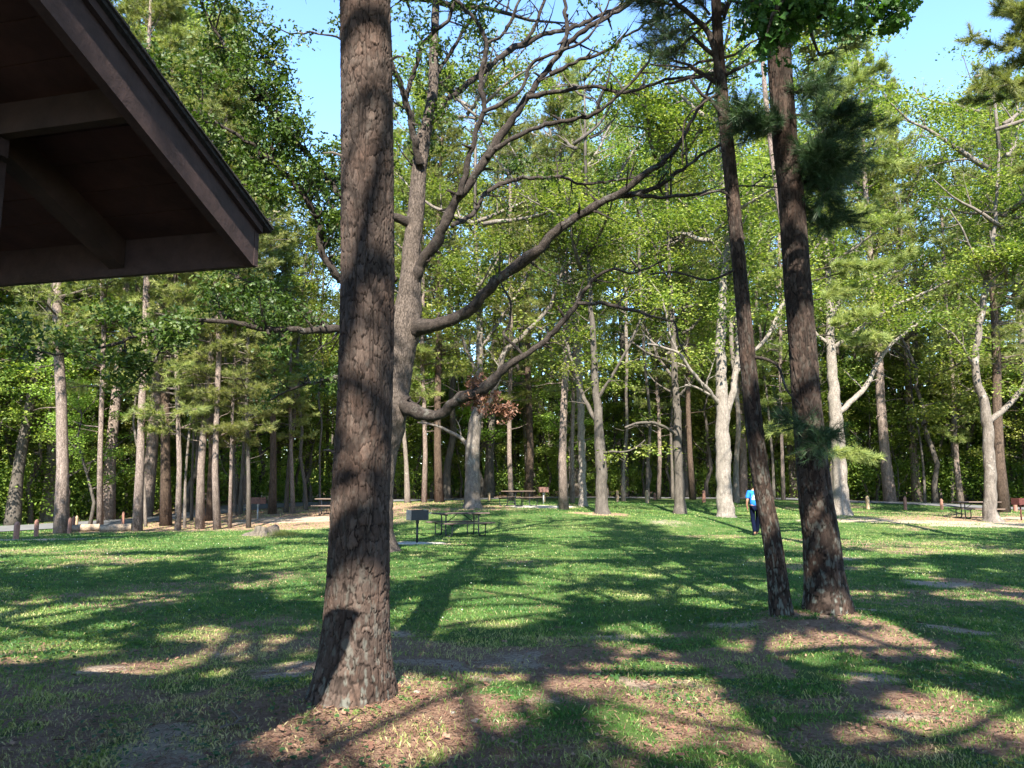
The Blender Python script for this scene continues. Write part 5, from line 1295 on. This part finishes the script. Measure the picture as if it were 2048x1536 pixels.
# bracket mass over the near post
mb = MB(); zt = slope(1.2)
prism(mb, [(.80,slope(.80)-.16),(1.9,slope(1.9)-.20),(1.9,slope(1.9)-.03),(.86,slope(.86)-.03)], .66, .70-.004, .2); mb.build('bracket', M['brownwood'], pav)
mb = MB(); prism(mb, [(.3,-P0[2]-.12),(2*RUN-.3,-P0[2]-.12),(2*RUN-.3,-P0[2]+.03),(.3,-P0[2]+.03)], .35, LEN-.2); mb.build('slab', M['concrete'], pav)

# ============================================================ PARK FURNITURE
def bentleg(side):
    """one bent steel leg: up from the curved foot to the bench and top"""
    return None
def make_table(label, px, Y, rot, wood='tablewood', metal='iron', L=1.83, group='picnic tables on the lawn'):
    b = onground(px, Y); b[2] += float(swell(b[0], b[1]))
    t = empty('picnic_table', b, label, 'picnic table', group, rot)
    mb = MB()
    for k in range(5): box(mb, (0, (k-2)*.148, .735), (L, .140, .042), bev=.005, tint=rng.uniform(.2, .8))
    mb.build('tabletop', M[wood], t)
    for s in (-1, 1):
        mb = MB()
        for k in (0, 1): box(mb, (0, s*(.62+k*.135), .435), (L, .128, .04), bev=.005, tint=rng.uniform(.2, .8))
        mb.build('seat', M[wood], t)
    for e in (-1, 1):
        x = e*.58
        for s in (-1, 1):
            mb = MB(); P, r = smooth_path([[x+.03*s, s*.28, .71], [x+.03*s, s*.27, .40], [x+.03*s, s*.27, .14], [x+.03*s, s*.32, .045], [x+.03*s, s*.46, .02], [x+.03*s, s*.62, .02]], [.024]*6, .04); tube(mb, P, r, 10); mb.build('leg', M[metal], t, smooth=True)
            mb = MB(); P, r = smooth_path([[x-.03*s, s*.78, .405], [x-.03*s, s*.70, .39], [x-.03*s, s*.45, .385], [x-.03*s, s*.29, .385]], [.020]*4, .05); tube(mb, P, r, 8); 
            P, r = smooth_path([[x-.03*s, s*.70, .39], [x-.03*s, s*.69, .18], [x-.03*s, s*.66, .05], [x-.03*s, s*.50, .02]], [.020]*4, .05); tube(mb, P, r, 8); mb.build('seat_support', M[metal], t, smooth=True)
        mb = MB(); tube(mb, [[x, -.34, .69], [x, .34, .69]], .02, 8); tube(mb, [[x, -.27, .20], [x, .27, .20]], .015, 8); mb.build('crossbar', M[metal], t, smooth=True)
        mb = MB(); tube(mb, [[x-.02*e, 0, .385], [x-e*.46, 0, .695]], .013, 8); mb.build('brace', M[metal], t, smooth=True)
    return t
M['darkplank'] = simple('dark_weathered_plank', (.085,.062,.052), .85, .3, 7, bump=.4)
make_table('black-framed picnic table behind the black grill, centre of the lawn', 920, 26., R(26), wood='darkplank')
make_table('faded picnic table beside the pale sandy pad, in front of the wood', 1037, 38.5, R(52), wood='tablewood')
make_table('picnic table partly hidden behind the left side of the big pine', 672, 36.5, R(-8), wood='tablewood')
make_table('shaded picnic table behind the crooked tree at the right edge', 1955, 35.5, R(-8), wood='tablewood')
def make_grill(label, px, Y, rot, body, post, side=None, s=1.):
    b = onground(px, Y); t = empty('pedestal_grill', b, label, 'grill', 'pedestal grills on the lawn', rot)
    mb = MB(); tube(mb, [[0, 0, -.1], [0, 0, .66*s]], .032, 12); mb.build('post', M[post], t, smooth=True)
    mb = MB(); w, d, h, z = .52*s, .42*s, .27*s, .66*s
    box(mb, (0, 0, z+.006), (w, d, .012)); 
    box(mb, (0, -d/2+.004, z+h/2+.013), (w, .008, h)); box(mb, (0, d/2-.004, z+h/2+.013), (w, .008, h)); 
    mb.build('firebox', M[body], t)
    for e in (-1, 1):
        mb = MB(); box(mb, (e*(w/2-.004+.006), 0, z+h/2+.016), (.008, d-.02, h+.01)); mb.build('side_plate', M[side or body], t)
    mb = MB()
    for k in range(13): tube(mb, [[-w/2+.03, -d/2+.04+k*(d-.08)/12, z+.19*s], [w/2-.03, -d/2+.04+k*(d-.08)/12, z+.19*s]], .005, 6)
    for e in (-1, 1): tube(mb, [[e*.2*s, -d/2+.03, z+.185*s], [e*.2*s, d/2-.03, z+.185*s]], .007, 6)
    tube(mb, [[w/2-.02, -.1, z+.19*s], [w/2+.12, -.1, z+.20*s], [w/2+.12, .1, z+.20*s], [w/2-.02, .1, z+.19*s]], .008, 6)
    mb.build('grate', M['iron' if body != 'iron' else 'galv'], t)
    mb = MB(); tube(mb, [[0, 0, z-.10], [0, 0, z]], .05, 12); mb.build('collar', M[post], t)
    return t
make_grill('black box grill on a post standing in front of the nearest picnic table', 834, 22.5, R(28), 'iron', 'iron', 'paleside')
make_grill('rusty red grill on a pale post at the sandy pad', 1087, 41.5, R(8), 'rust', 'galv', s=.95)
make_grill('faded red grill among the left trees', 515, 35.5, R(-20), 'rust', 'galv')
M['darkrust'] = simple('dark_rusty_steel', (.075,.022,.018), .85, .35, 12)
make_grill('dark red grill at the extreme right edge', 2043, 34.0, R(15), 'darkrust', 'darkrust')
# pads
def pad(name, px, Y, a, b, mat, label):
    p = onground(px, Y); n = 34; th = np.arange(n)/n*2*math.pi; rr = 1+.12*np.array([math.sin(3*t+1)+.6*math.sin(5*t) for t in th])
    V = [[p[0], p[1], 0]]+[[p[0]+a*rr[i]*math.cos(th[i])*k, p[1]+b*rr[i]*math.sin(th[i])*k, 0] for k in (.5, .9, 1.) for i in range(n)]
    V = np.array(V); V[:, 2] = gz(V[:, 0], V[:, 1])+swell(V[:, 0], V[:, 1])+.022; V[1+2*n:, 2] -= .03
    F3 = [[0, 1+i, 1+(i+1) % n] for i in range(n)]; F4 = [[1+k*n+i, 1+(k+1)*n+i, 1+(k+1)*n+(i+1) % n, 1+k*n+(i+1) % n] for k in (0, 1) for i in range(n)]
    mb = MB(); mb.add(V, {3: np.array(F3), 4: np.array(F4)}); o = mb.build(name, M[mat], smooth=True); tag(o, label, kind='structure')
pad('gravel_patch', 832, 22.5, .75, .42, 'gravel', 'white gravel patch under the black grill')
pad('sand_pad', 1078, 38.5, 1.75, 1.35, 'gravel', 'pale sandy pad between far table and rusty grill')

# wooden posts along the road
def bollard(px, Y, h, w, mat, label, tilt=0.):
    b = onground(px, Y); mb = MB(); n = 14; a = np.arange(n)/n*2*math.pi
    prof = [(-.15, w/2), (h*.80, w/2), (h*.84, w/2*.98), (h*.93, w/2*.72), (h*.985, w/2*.34), (h, w/2*.08)]
    V = np.array([[r_*math.cos(t)*(1+.03*math.sin(3*t)), r_*math.sin(t)*(1+.03*math.sin(3*t)), z] for z, r_ in prof for t in a])
    i = np.arange(len(prof)-1)[:, None]*n; k = np.arange(n)[None, :]; k2 = (k+1) % n
    mb.add(V, {4: np.stack([i+k, i+k2, i+n+k2, i+n+k], -1).reshape(-1, 4), n: np.array([[(len(prof)-1)*n+j for j in range(n)]])}, rng.uniform(.3, .7))
    o = mb.build('wooden_post', M[mat], smooth=False); o.location = tuple(b); o.rotation_euler = (rng.normal(0, .02), tilt, rng.random()*6)
    return tag(o, label, 'post', 'low wooden posts along the road')
for a in [(32,27,.60,.19,'post','wide pointed reddish post standing alone at the left edge'),(72,28.2,.62,.15,'post','darker slim pointed post left of the tall pine'),(138,29.6,.62,.14,'post','first of the tight row of posts, touching the tall pine'),(145.5,31.0,.62,.13,'post','second post of the tight row right of the tall pine'),(152,32.4,.6,.12,'palepost','third post of the tight row, half under the sapling'),
          (245,35,.62,.13,'post','reddish post behind the right lying log'),(1088,46,.6,.17,'palepost','short pale post behind the rusty grill'),(978,50,.55,.16,'palepost','low pale post left of the far picnic table'),(1235,46.5,.72,.16,'palepost','post right of the shaded grey oak'),(1294,44,.75,.20,'palepost','thick pale post before the trunk in the middle'),
          (1408,46,.72,.22,'post','reddish post just left of the bright forked oak'),(1602,46,.62,.26,'post','dark post peeping out left of the thick leaning pine'),(1736,43.5,.74,.20,'palepost','pale tan post right of the pale oak behind the pines'),(1811,42.5,.74,.17,'post','dark post between tan post and right picnic table'),(1884,42.5,.6,.16,'post','dark post left of the right picnic table'),(2031,41,.62,.20,'post','dark post between the crooked tree and the dark red grill'),(1310,52,.5,.16,'post','low post close to the road left of the dark-stemmed oak')]:
    bollard(*a)
# logs
def log(name, pxa, Ya, pxb, Yb, r0, mat, label, dark_end=False):
    a = onground(pxa, Ya); b = onground(pxb, Yb); a[2] += r0*.75; b[2] += r0*.8
    P, r = smooth_path([a, a*.65+b*.35+[0, 0, .01], a*.3+b*.7, b], [r0, r0*1.03, r0*.96, r0*.98], .12); n = 22; T, U, B = frames(P); m = len(P)
    th = np.arange(n)/n; TH, J = np.meshgrid(th, np.arange(m)); rr = r[J]*(1+.14*(fbm(TH*6, J*.6, 7, 3, 6)-.5)+.06*(fbm(TH*12, J*2., 8, 2, 12)-.5)); an = TH*2*math.pi
    V = P[:, None]+rr[..., None]*(U[:, None]*np.cos(an)[..., None]+B[:, None]*np.sin(an)[..., None])-a
    i = np.arange(m-1)[:, None]*n; k = np.arange(n)[None, :]; k2 = (k+1) % n
    mb = MB(); mb.add(V.reshape(-1, 3), {4: np.stack([i+k, i+k2, i+n+k2, i+n+k], -1).reshape(-1, 4)}, .5); 
    root = mb.build(name, M[mat], smooth=True); root.location = tuple(a); tag(root, label, 'log')
    mb = MB()
    for e, Pk, sg in ((0, P[0], -1), (m-1, P[-1], 1)):
        ring = V[e]; c = ring.mean(0)+T[e]*sg*.004; VV = np.vstack([c[None], ring*.97+c*.03+T[e]*sg*.003]); mb.add(VV, {3: np.array([[0, 1+i_, 1+(i_+1) % n] for i_ in range(n)])}, .4)
    mb.build('cut_end', M['logdark' if dark_end else 'stump'], root)
log('fallen_log', 138, 30.9, 199, 31.3, .155, 'log', 'pale lying log between the tall pine and the slim pine')
log('fallen_log', 200, 30.2, 262, 30.6, .16, 'log', 'lying log with a charred dark left end', True)
# stump
sb = onground(532, 26.3); st_ = empty('tree_stump', sb, 'low weathered tree stump with grass around its right side', 'stump')
n = 40; hs = [-.1, 0, .07, .15, .24, .28, .29]; rs = [.56, .53, .44, .38, .36, .35, .34]; th = np.arange(n)/n*2*math.pi
V = []
for z, r_ in zip(hs, rs):
    for t in th:
        k = 1+(.14*math.sin(4*t+1)+.09*math.sin(7*t)+.05*math.sin(13*t))*(1 if z < .15 else .6)
        e = 1.4 if math.cos(t-3.4) > .8 and z < .1 else 1.
        V.append([r_*k*e*math.cos(t), r_*k*.9*math.sin(t), z+.02*math.sin(3*t)+(.05*math.sin(2*t) if z > .15 else 0)])
V = np.array(V); m = len(hs); i = np.arange(m-1)[:, None]*n; k = np.arange(n)[None, :]; k2 = (k+1) % n
mb = MB(); mb.add(V, {4: np.stack([i+k, i+k2, i+n+k2, i+n+k], -1).reshape(-1, 4)}); mb.build('side', M['stump'], st_)
mb = MB(); top = V[-n:]; c = top.mean(0)-[0, 0, .03]; mb.add(np.vstack([c[None], top]), {3: np.array([[0, 1+j, 1+(j+1) % n] for j in range(n)])}); mb.build('cut_face', M['oakbark'], st_)
mb = MB(); N = 900; x = rng.normal(.5, .32, N); y = rng.normal(-.05, .25, N); pos = np.stack([x, y, np.zeros(N)], 1); rot = rand_rot(N, 0); rot[:, :, 1] = np.stack([rng.normal(0, .3, N), rng.normal(0, .3, N), np.ones(N)], 1)
scatter(mb, NEEDLE[0], NEEDLE[1], pos, rot, np.stack([np.full(N, .018), .10+.14*rng.random(N)*np.exp(-((x-.45)/.25)**2)+.02, np.ones(N)], 1), .55+.2*rng.random(N))
o = mb.build('grass_tuft', M['grass'], None); o.location = tuple(sb); tag(o, 'tall bright grass tuft on the right of the stump', 'grass tuft')
# small things by the big pine
def stone(px, py, s, label):
    g_ = hitflat(px, py); me = MB(); n1, n2 = 10, 7; V = []
    for i_ in range(n2):
        for j_ in range(n1):
            ph = math.pi*i_/(n2-1); t = 2*math.pi*j_/n1; k = 1+.22*math.sin(2.3*t+ph*2+px)+.12*math.cos(5*t+px)
            V.append([s*k*math.sin(ph)*math.cos(t), s*.8*k*math.sin(ph)*math.sin(t), s*.45*math.cos(ph)])
    F = [[i_*n1+j_, i_*n1+(j_+1) % n1, (i_+1)*n1+(j_+1) % n1, (i_+1)*n1+j_] for i_ in range(n2-1) for j_ in range(n1)]
    me.add(np.array(V), {4: np.array(F)}, .6); o = me.build('stone', M['stone'], smooth=False); o.location = (g_[0], g_[1], gz1(*g_)+float(swell(*g_))+s*.15); tag(o, label, 'stone', 'pale stones near the big pine')
stone(832, 1408, .030, 'pale stone at the right foot of the big pine'); stone(952, 1455, .030, 'single white stone lying out on the needle litter'); stone(905, 1382+60, .02, 'tiny pale pebble between the two white stones')
def stick(pts, r0, label, mat='twig', name='fallen_branch'):
    P = np.array([[*hitflat(px, py), 0] for px, py in pts]); P[:, 2] = gz(P[:, 0], P[:, 1])+swell(P[:, 0], P[:, 1])+r0+.012
    b = P[0].copy(); P, r = smooth_path(P, np.linspace(r0, r0*.35, len(P)), .04); P[1:-1] += rng.normal(0, .004, (len(P)-2, 3)); mb = MB(); tube(mb, P-b, r, 7)
    for q in range(5):
        i_ = rng.integers(1, len(P)-1); d = P[i_]-P[i_-1]; d /= np.linalg.norm(d)+1e-9; e = np.cross(d, [0, 0, 1])*rng.choice([-1, 1])+d*.8; tube(mb, [P[i_]-b, P[i_]-b+e*.06+[0, 0, .01], P[i_]-b+e*.13+[0, 0, .004]], [r0*.4, r0*.3, r0*.15], 5)
    o = mb.build(name, M[mat], smooth=True); o.location = tuple(b); tag(o, label, 'branch')
stick([(640,1505),(665,1492),(690,1478),(706,1466)], .014, 'short broken branch on the litter below the big pine', 'redpine')
stick([(440,1478),(462,1470),(478,1464),(490,1457)], .012, 'dark curved stick beside the bare patch at the lower left', 'twig')
stick([(1345,1385),(1400,1430),(1440,1475),(1470,1500)], .006, 'long thin twig lying across the lower right ground', 'twig')
stick([(868,1462),(884,1478),(897,1490)], .004, 'thin forked twig lying in the sunny litter', 'twig')

# ============================================================ PERSON
def skin_mesh(name, V, E, Rv, mat, parent, sub=2, loc=None):
    me = bpy.data.meshes.new(name); me.from_pydata([tuple(v) for v in V], E, []); o = bpy.data.objects.new(name, me); COL.objects.link(o)
    mod = o.modifiers.new('Skin', 'SKIN'); mod.use_smooth_shade = True
    for i, v in enumerate(me.skin_vertices[0].data):
        r = Rv[i]; v.radius = (r, r) if not isinstance(r, tuple) else r; v.use_root = (i == 0)
    s = o.modifiers.new('Sub', 'SUBSURF'); s.levels = sub; s.render_levels = sub
    me.materials.append(mat); o.parent = parent
    return o
pb = onground(1513, 26.0)
per = empty('person', pb, 'person in a bright blue printed t-shirt and dark jeans walking away behind the slim pine', 'person', None, R(-6))
per.scale = (1.0, 1.0, 1.0)
# walking away (+y); left arm hangs at -x, left foot trailing towards the camera
V = [(0,0,.96),(0,.01,1.12),(0,.03,1.30),(0,.05,1.43),(.01,.08,1.51),(.05,.14,1.58),(.06,.15,1.66),
     (-.19,.03,1.40),(-.255,.0,1.14),(-.265,.06,.98),(-.24,.10,.90),(-.235,.115,.86),
     (.19,.03,1.40),(.25,.08,1.16),(.25,.20,.97),(.24,.23,.90),(.24,.24,.86),
     (-.10,0,.92),(-.09,.03,.52),(-.075,-.13,.12),(-.075,-.10,.05),(-.075,.03,.035),
     (.10,0,.92),(.10,.18,.54),(.09,.30,.12),(.09,.33,.05),(.09,.46,.035)]
E = [(0,1),(1,2),(2,3),(3,4),(4,5),(5,6),(3,7),(7,8),(8,9),(9,10),(10,11),(3,12),(12,13),(13,14),(14,15),(15,16),(0,17),(17,18),(18,19),(19,20),(20,21),(0,22),(22,23),(23,24),(24,25),(25,26)]
Rv = [(.15,.10),(.14,.10),(.15,.10),(.11,.08),.055,(.075,.09),(.062,.075),.055,.042,.031,(.022,.036),(.018,.035),.055,.042,.031,(.022,.036),(.018,.035),.085,.055,.036,.030,.020,.085,.055,.036,.030,.020]
body = skin_mesh('body', V, E, Rv, M['skin'], per)
# fingers rooted in each palm
for (hx, hy, hz, sx) in ((-.235,.115,.845,1), (.24,.24,.845,-1)):
    V = [(0,0,.03)]; E = []; Rf = [.016]
    for k, (dy, ln) in enumerate([(-.030,.062),(-.010,.074),(.010,.070),(.028,.055)]):
        i_ = len(V); V += [(0,dy,0),(.004*sx,dy*1.08,-ln*.5),(.014*sx,dy*1.05,-ln)]; E += [(0,i_),(i_,i_+1),(i_+1,i_+2)]; Rf += [.010,.0085,.007]
    i_ = len(V); V += [(.008*sx,.040,.010),(.016*sx,.055,-.018)]; E += [(0,i_),(i_,i_+1)]; Rf += [.011,.008]
    h = skin_mesh('hand', V, E, Rf, M['skin'], body, 1); h.location = (hx, hy, hz)
V = [(0,0,.93),(0,.01,1.08),(0,.03,1.28),(0,.045,1.40),(-.19,.03,1.41),(-.232,.015,1.27),(-.248,.01,1.19),(.19,.03,1.41),(.225,.05,1.28),(.24,.07,1.20),(0,.055,1.455)]
E = [(0,1),(1,2),(2,3),(3,4),(4,5),(5,6),(3,7),(7,8),(8,9),(3,10)]
skin_mesh('t_shirt', V, E, [(.185,.135),(.180,.130),(.185,.130),(.14,.105),.085,.078,.078,.085,.078,.078,(.075,.07)], M['shirt'], per)
V = [(0,0,.97),(-.10,0,.90),(-.095,.02,.70),(-.09,.025,.52),(-.082,-.06,.30),(-.077,-.12,.09),(.10,0,.90),(.105,.10,.70),(.10,.175,.53),(.095,.25,.30),(.09,.305,.09)]
E = [(0,1),(1,2),(2,3),(3,4),(4,5),(0,6),(6,7),(7,8),(8,9),(9,10)]
skin_mesh('jeans', V, E, [(.17,.12),.108,.092,.080,.070,.068,.108,.092,.080,.070,.068], M['jeans'], per)
for (x, y) in ((-.075,-.02), (.09,.42)):
    sh = skin_mesh('shoe', [(x,y-.10,.055),(x,y,.05),(x,y+.11,.04),(x,y+.15,.038)], [(0,1),(1,2),(2,3)], [(.055,.060),(.058,.055),(.055,.045),(.040,.035)], M['shoe'], per, 2)
hm = skin_mesh('hair', [(.045,.12,1.60),(.055,.14,1.67),(.06,.15,1.72)], [(0,1),(1,2)], [(.078,.08),(.092,.105),(.055,.06)], M['hair'], per, 2)
# the print on the back of the shirt: thin curved patches following the back
def back_patch(cx, cz, w, h, mat, off, seed, rough=.3):
    mb = MB(); n = 7; V = []; F = []
    for j in range(n):
        for i_ in range(n):
            u = (i_/(n-1)-.5); v = (j/(n-1)-.5); e = 1-.25*rough*math.sin(seed+i_*2.1+j*1.7)
            x = cx+u*w*e; z = cz+v*h*e; t = np.interp(z, [.95, 1.08, 1.28, 1.40], [0, .01, .03, .045]); ya = .134; xa = .186
            y = t-ya*math.sqrt(max(.05, 1-(x/xa)**2))-off; V.append([x, y, z])
    F = [[j*n+i_, j*n+i_+1, (j+1)*n+i_+1, (j+1)*n+i_] for j in range(n-1) for i_ in range(n-1)]
    mb.add(np.array(V), {4: np.array(F)}); return mb.build('shirt_print', M[mat], bpy.data.objects['t_shirt'], smooth=True)
back_patch(0, 1.275, .22, .11, 'print_w', -.010, 1.); back_patch(-.10, 1.30, .055, .07, 'print_g', -.002, 2.); back_patch(0, 1.185, .24, .045, 'print_w', -.010, 3.); back_patch(.01, 1.235, .16, .022, 'print_k', -.004, 4.)

# ============================================================ CAMERA, SUN, SKY
cam = bpy.data.cameras.new('camera'); co = bpy.data.objects.new('camera', cam); COL.objects.link(co)
cam.sensor_fit = 'HORIZONTAL'; cam.sensor_width = 36; cam.lens = 36*FPX/2048; cam.clip_end = 2000; cam.clip_start = .05
co.location = (0, 0, EYE); co.rotation_euler = (R(90)+PITCH, 0, 0); sc.camera = co
sl = bpy.data.lights.new('sun', 'SUN'); so = bpy.data.objects.new('sun', sl); COL.objects.link(so)
sl.energy = 5.0; sl.angle = R(.5); sl.color = (1, .93, .80)
so.rotation_euler = (R(90)-SUN_EL, 0, -SA*.9)
w = bpy.data.worlds.new('World'); sc.world = w; w.use_nodes = True; nt = w.node_tree
bg = nt.nodes['Background']; sky = nt.nodes.new('ShaderNodeTexSky'); sky.sky_type = 'NISHITA'; sky.sun_disc = False
sky.sun_elevation = SUN_EL; sky.sun_rotation = math.pi; sky.air_density = 1.0; sky.dust_density = .1; sky.ozone_density = 3.5
hs_ = nt.nodes.new('ShaderNodeHueSaturation'); hs_.inputs['Saturation'].default_value = 1.06; nt.links.new(sky.outputs[0], hs_.inputs['Color'])
nt.links.new(hs_.outputs[0], bg.inputs[0]); bg.inputs[1].default_value = .13
vs = sc.view_settings; vs.view_transform = 'Standard'; vs.look = 'None'; vs.gamma = 1; vs.exposure = 2.2
sc.cycles.max_bounces = 6; sc.cycles.diffuse_bounces = 3; sc.cycles.transmission_bounces = 3; sc.cycles.glossy_bounces = 2; sc.cycles.transparent_max_bounces = 4
sc.cycles.use_denoising = True
try: sc.cycles.denoiser = 'OPENIMAGEDENOISE'; sc.cycles.denoising_prefilter = 'ACCURATE'
except Exception: pass
sc.cycles.sample_clamp_indirect = 4
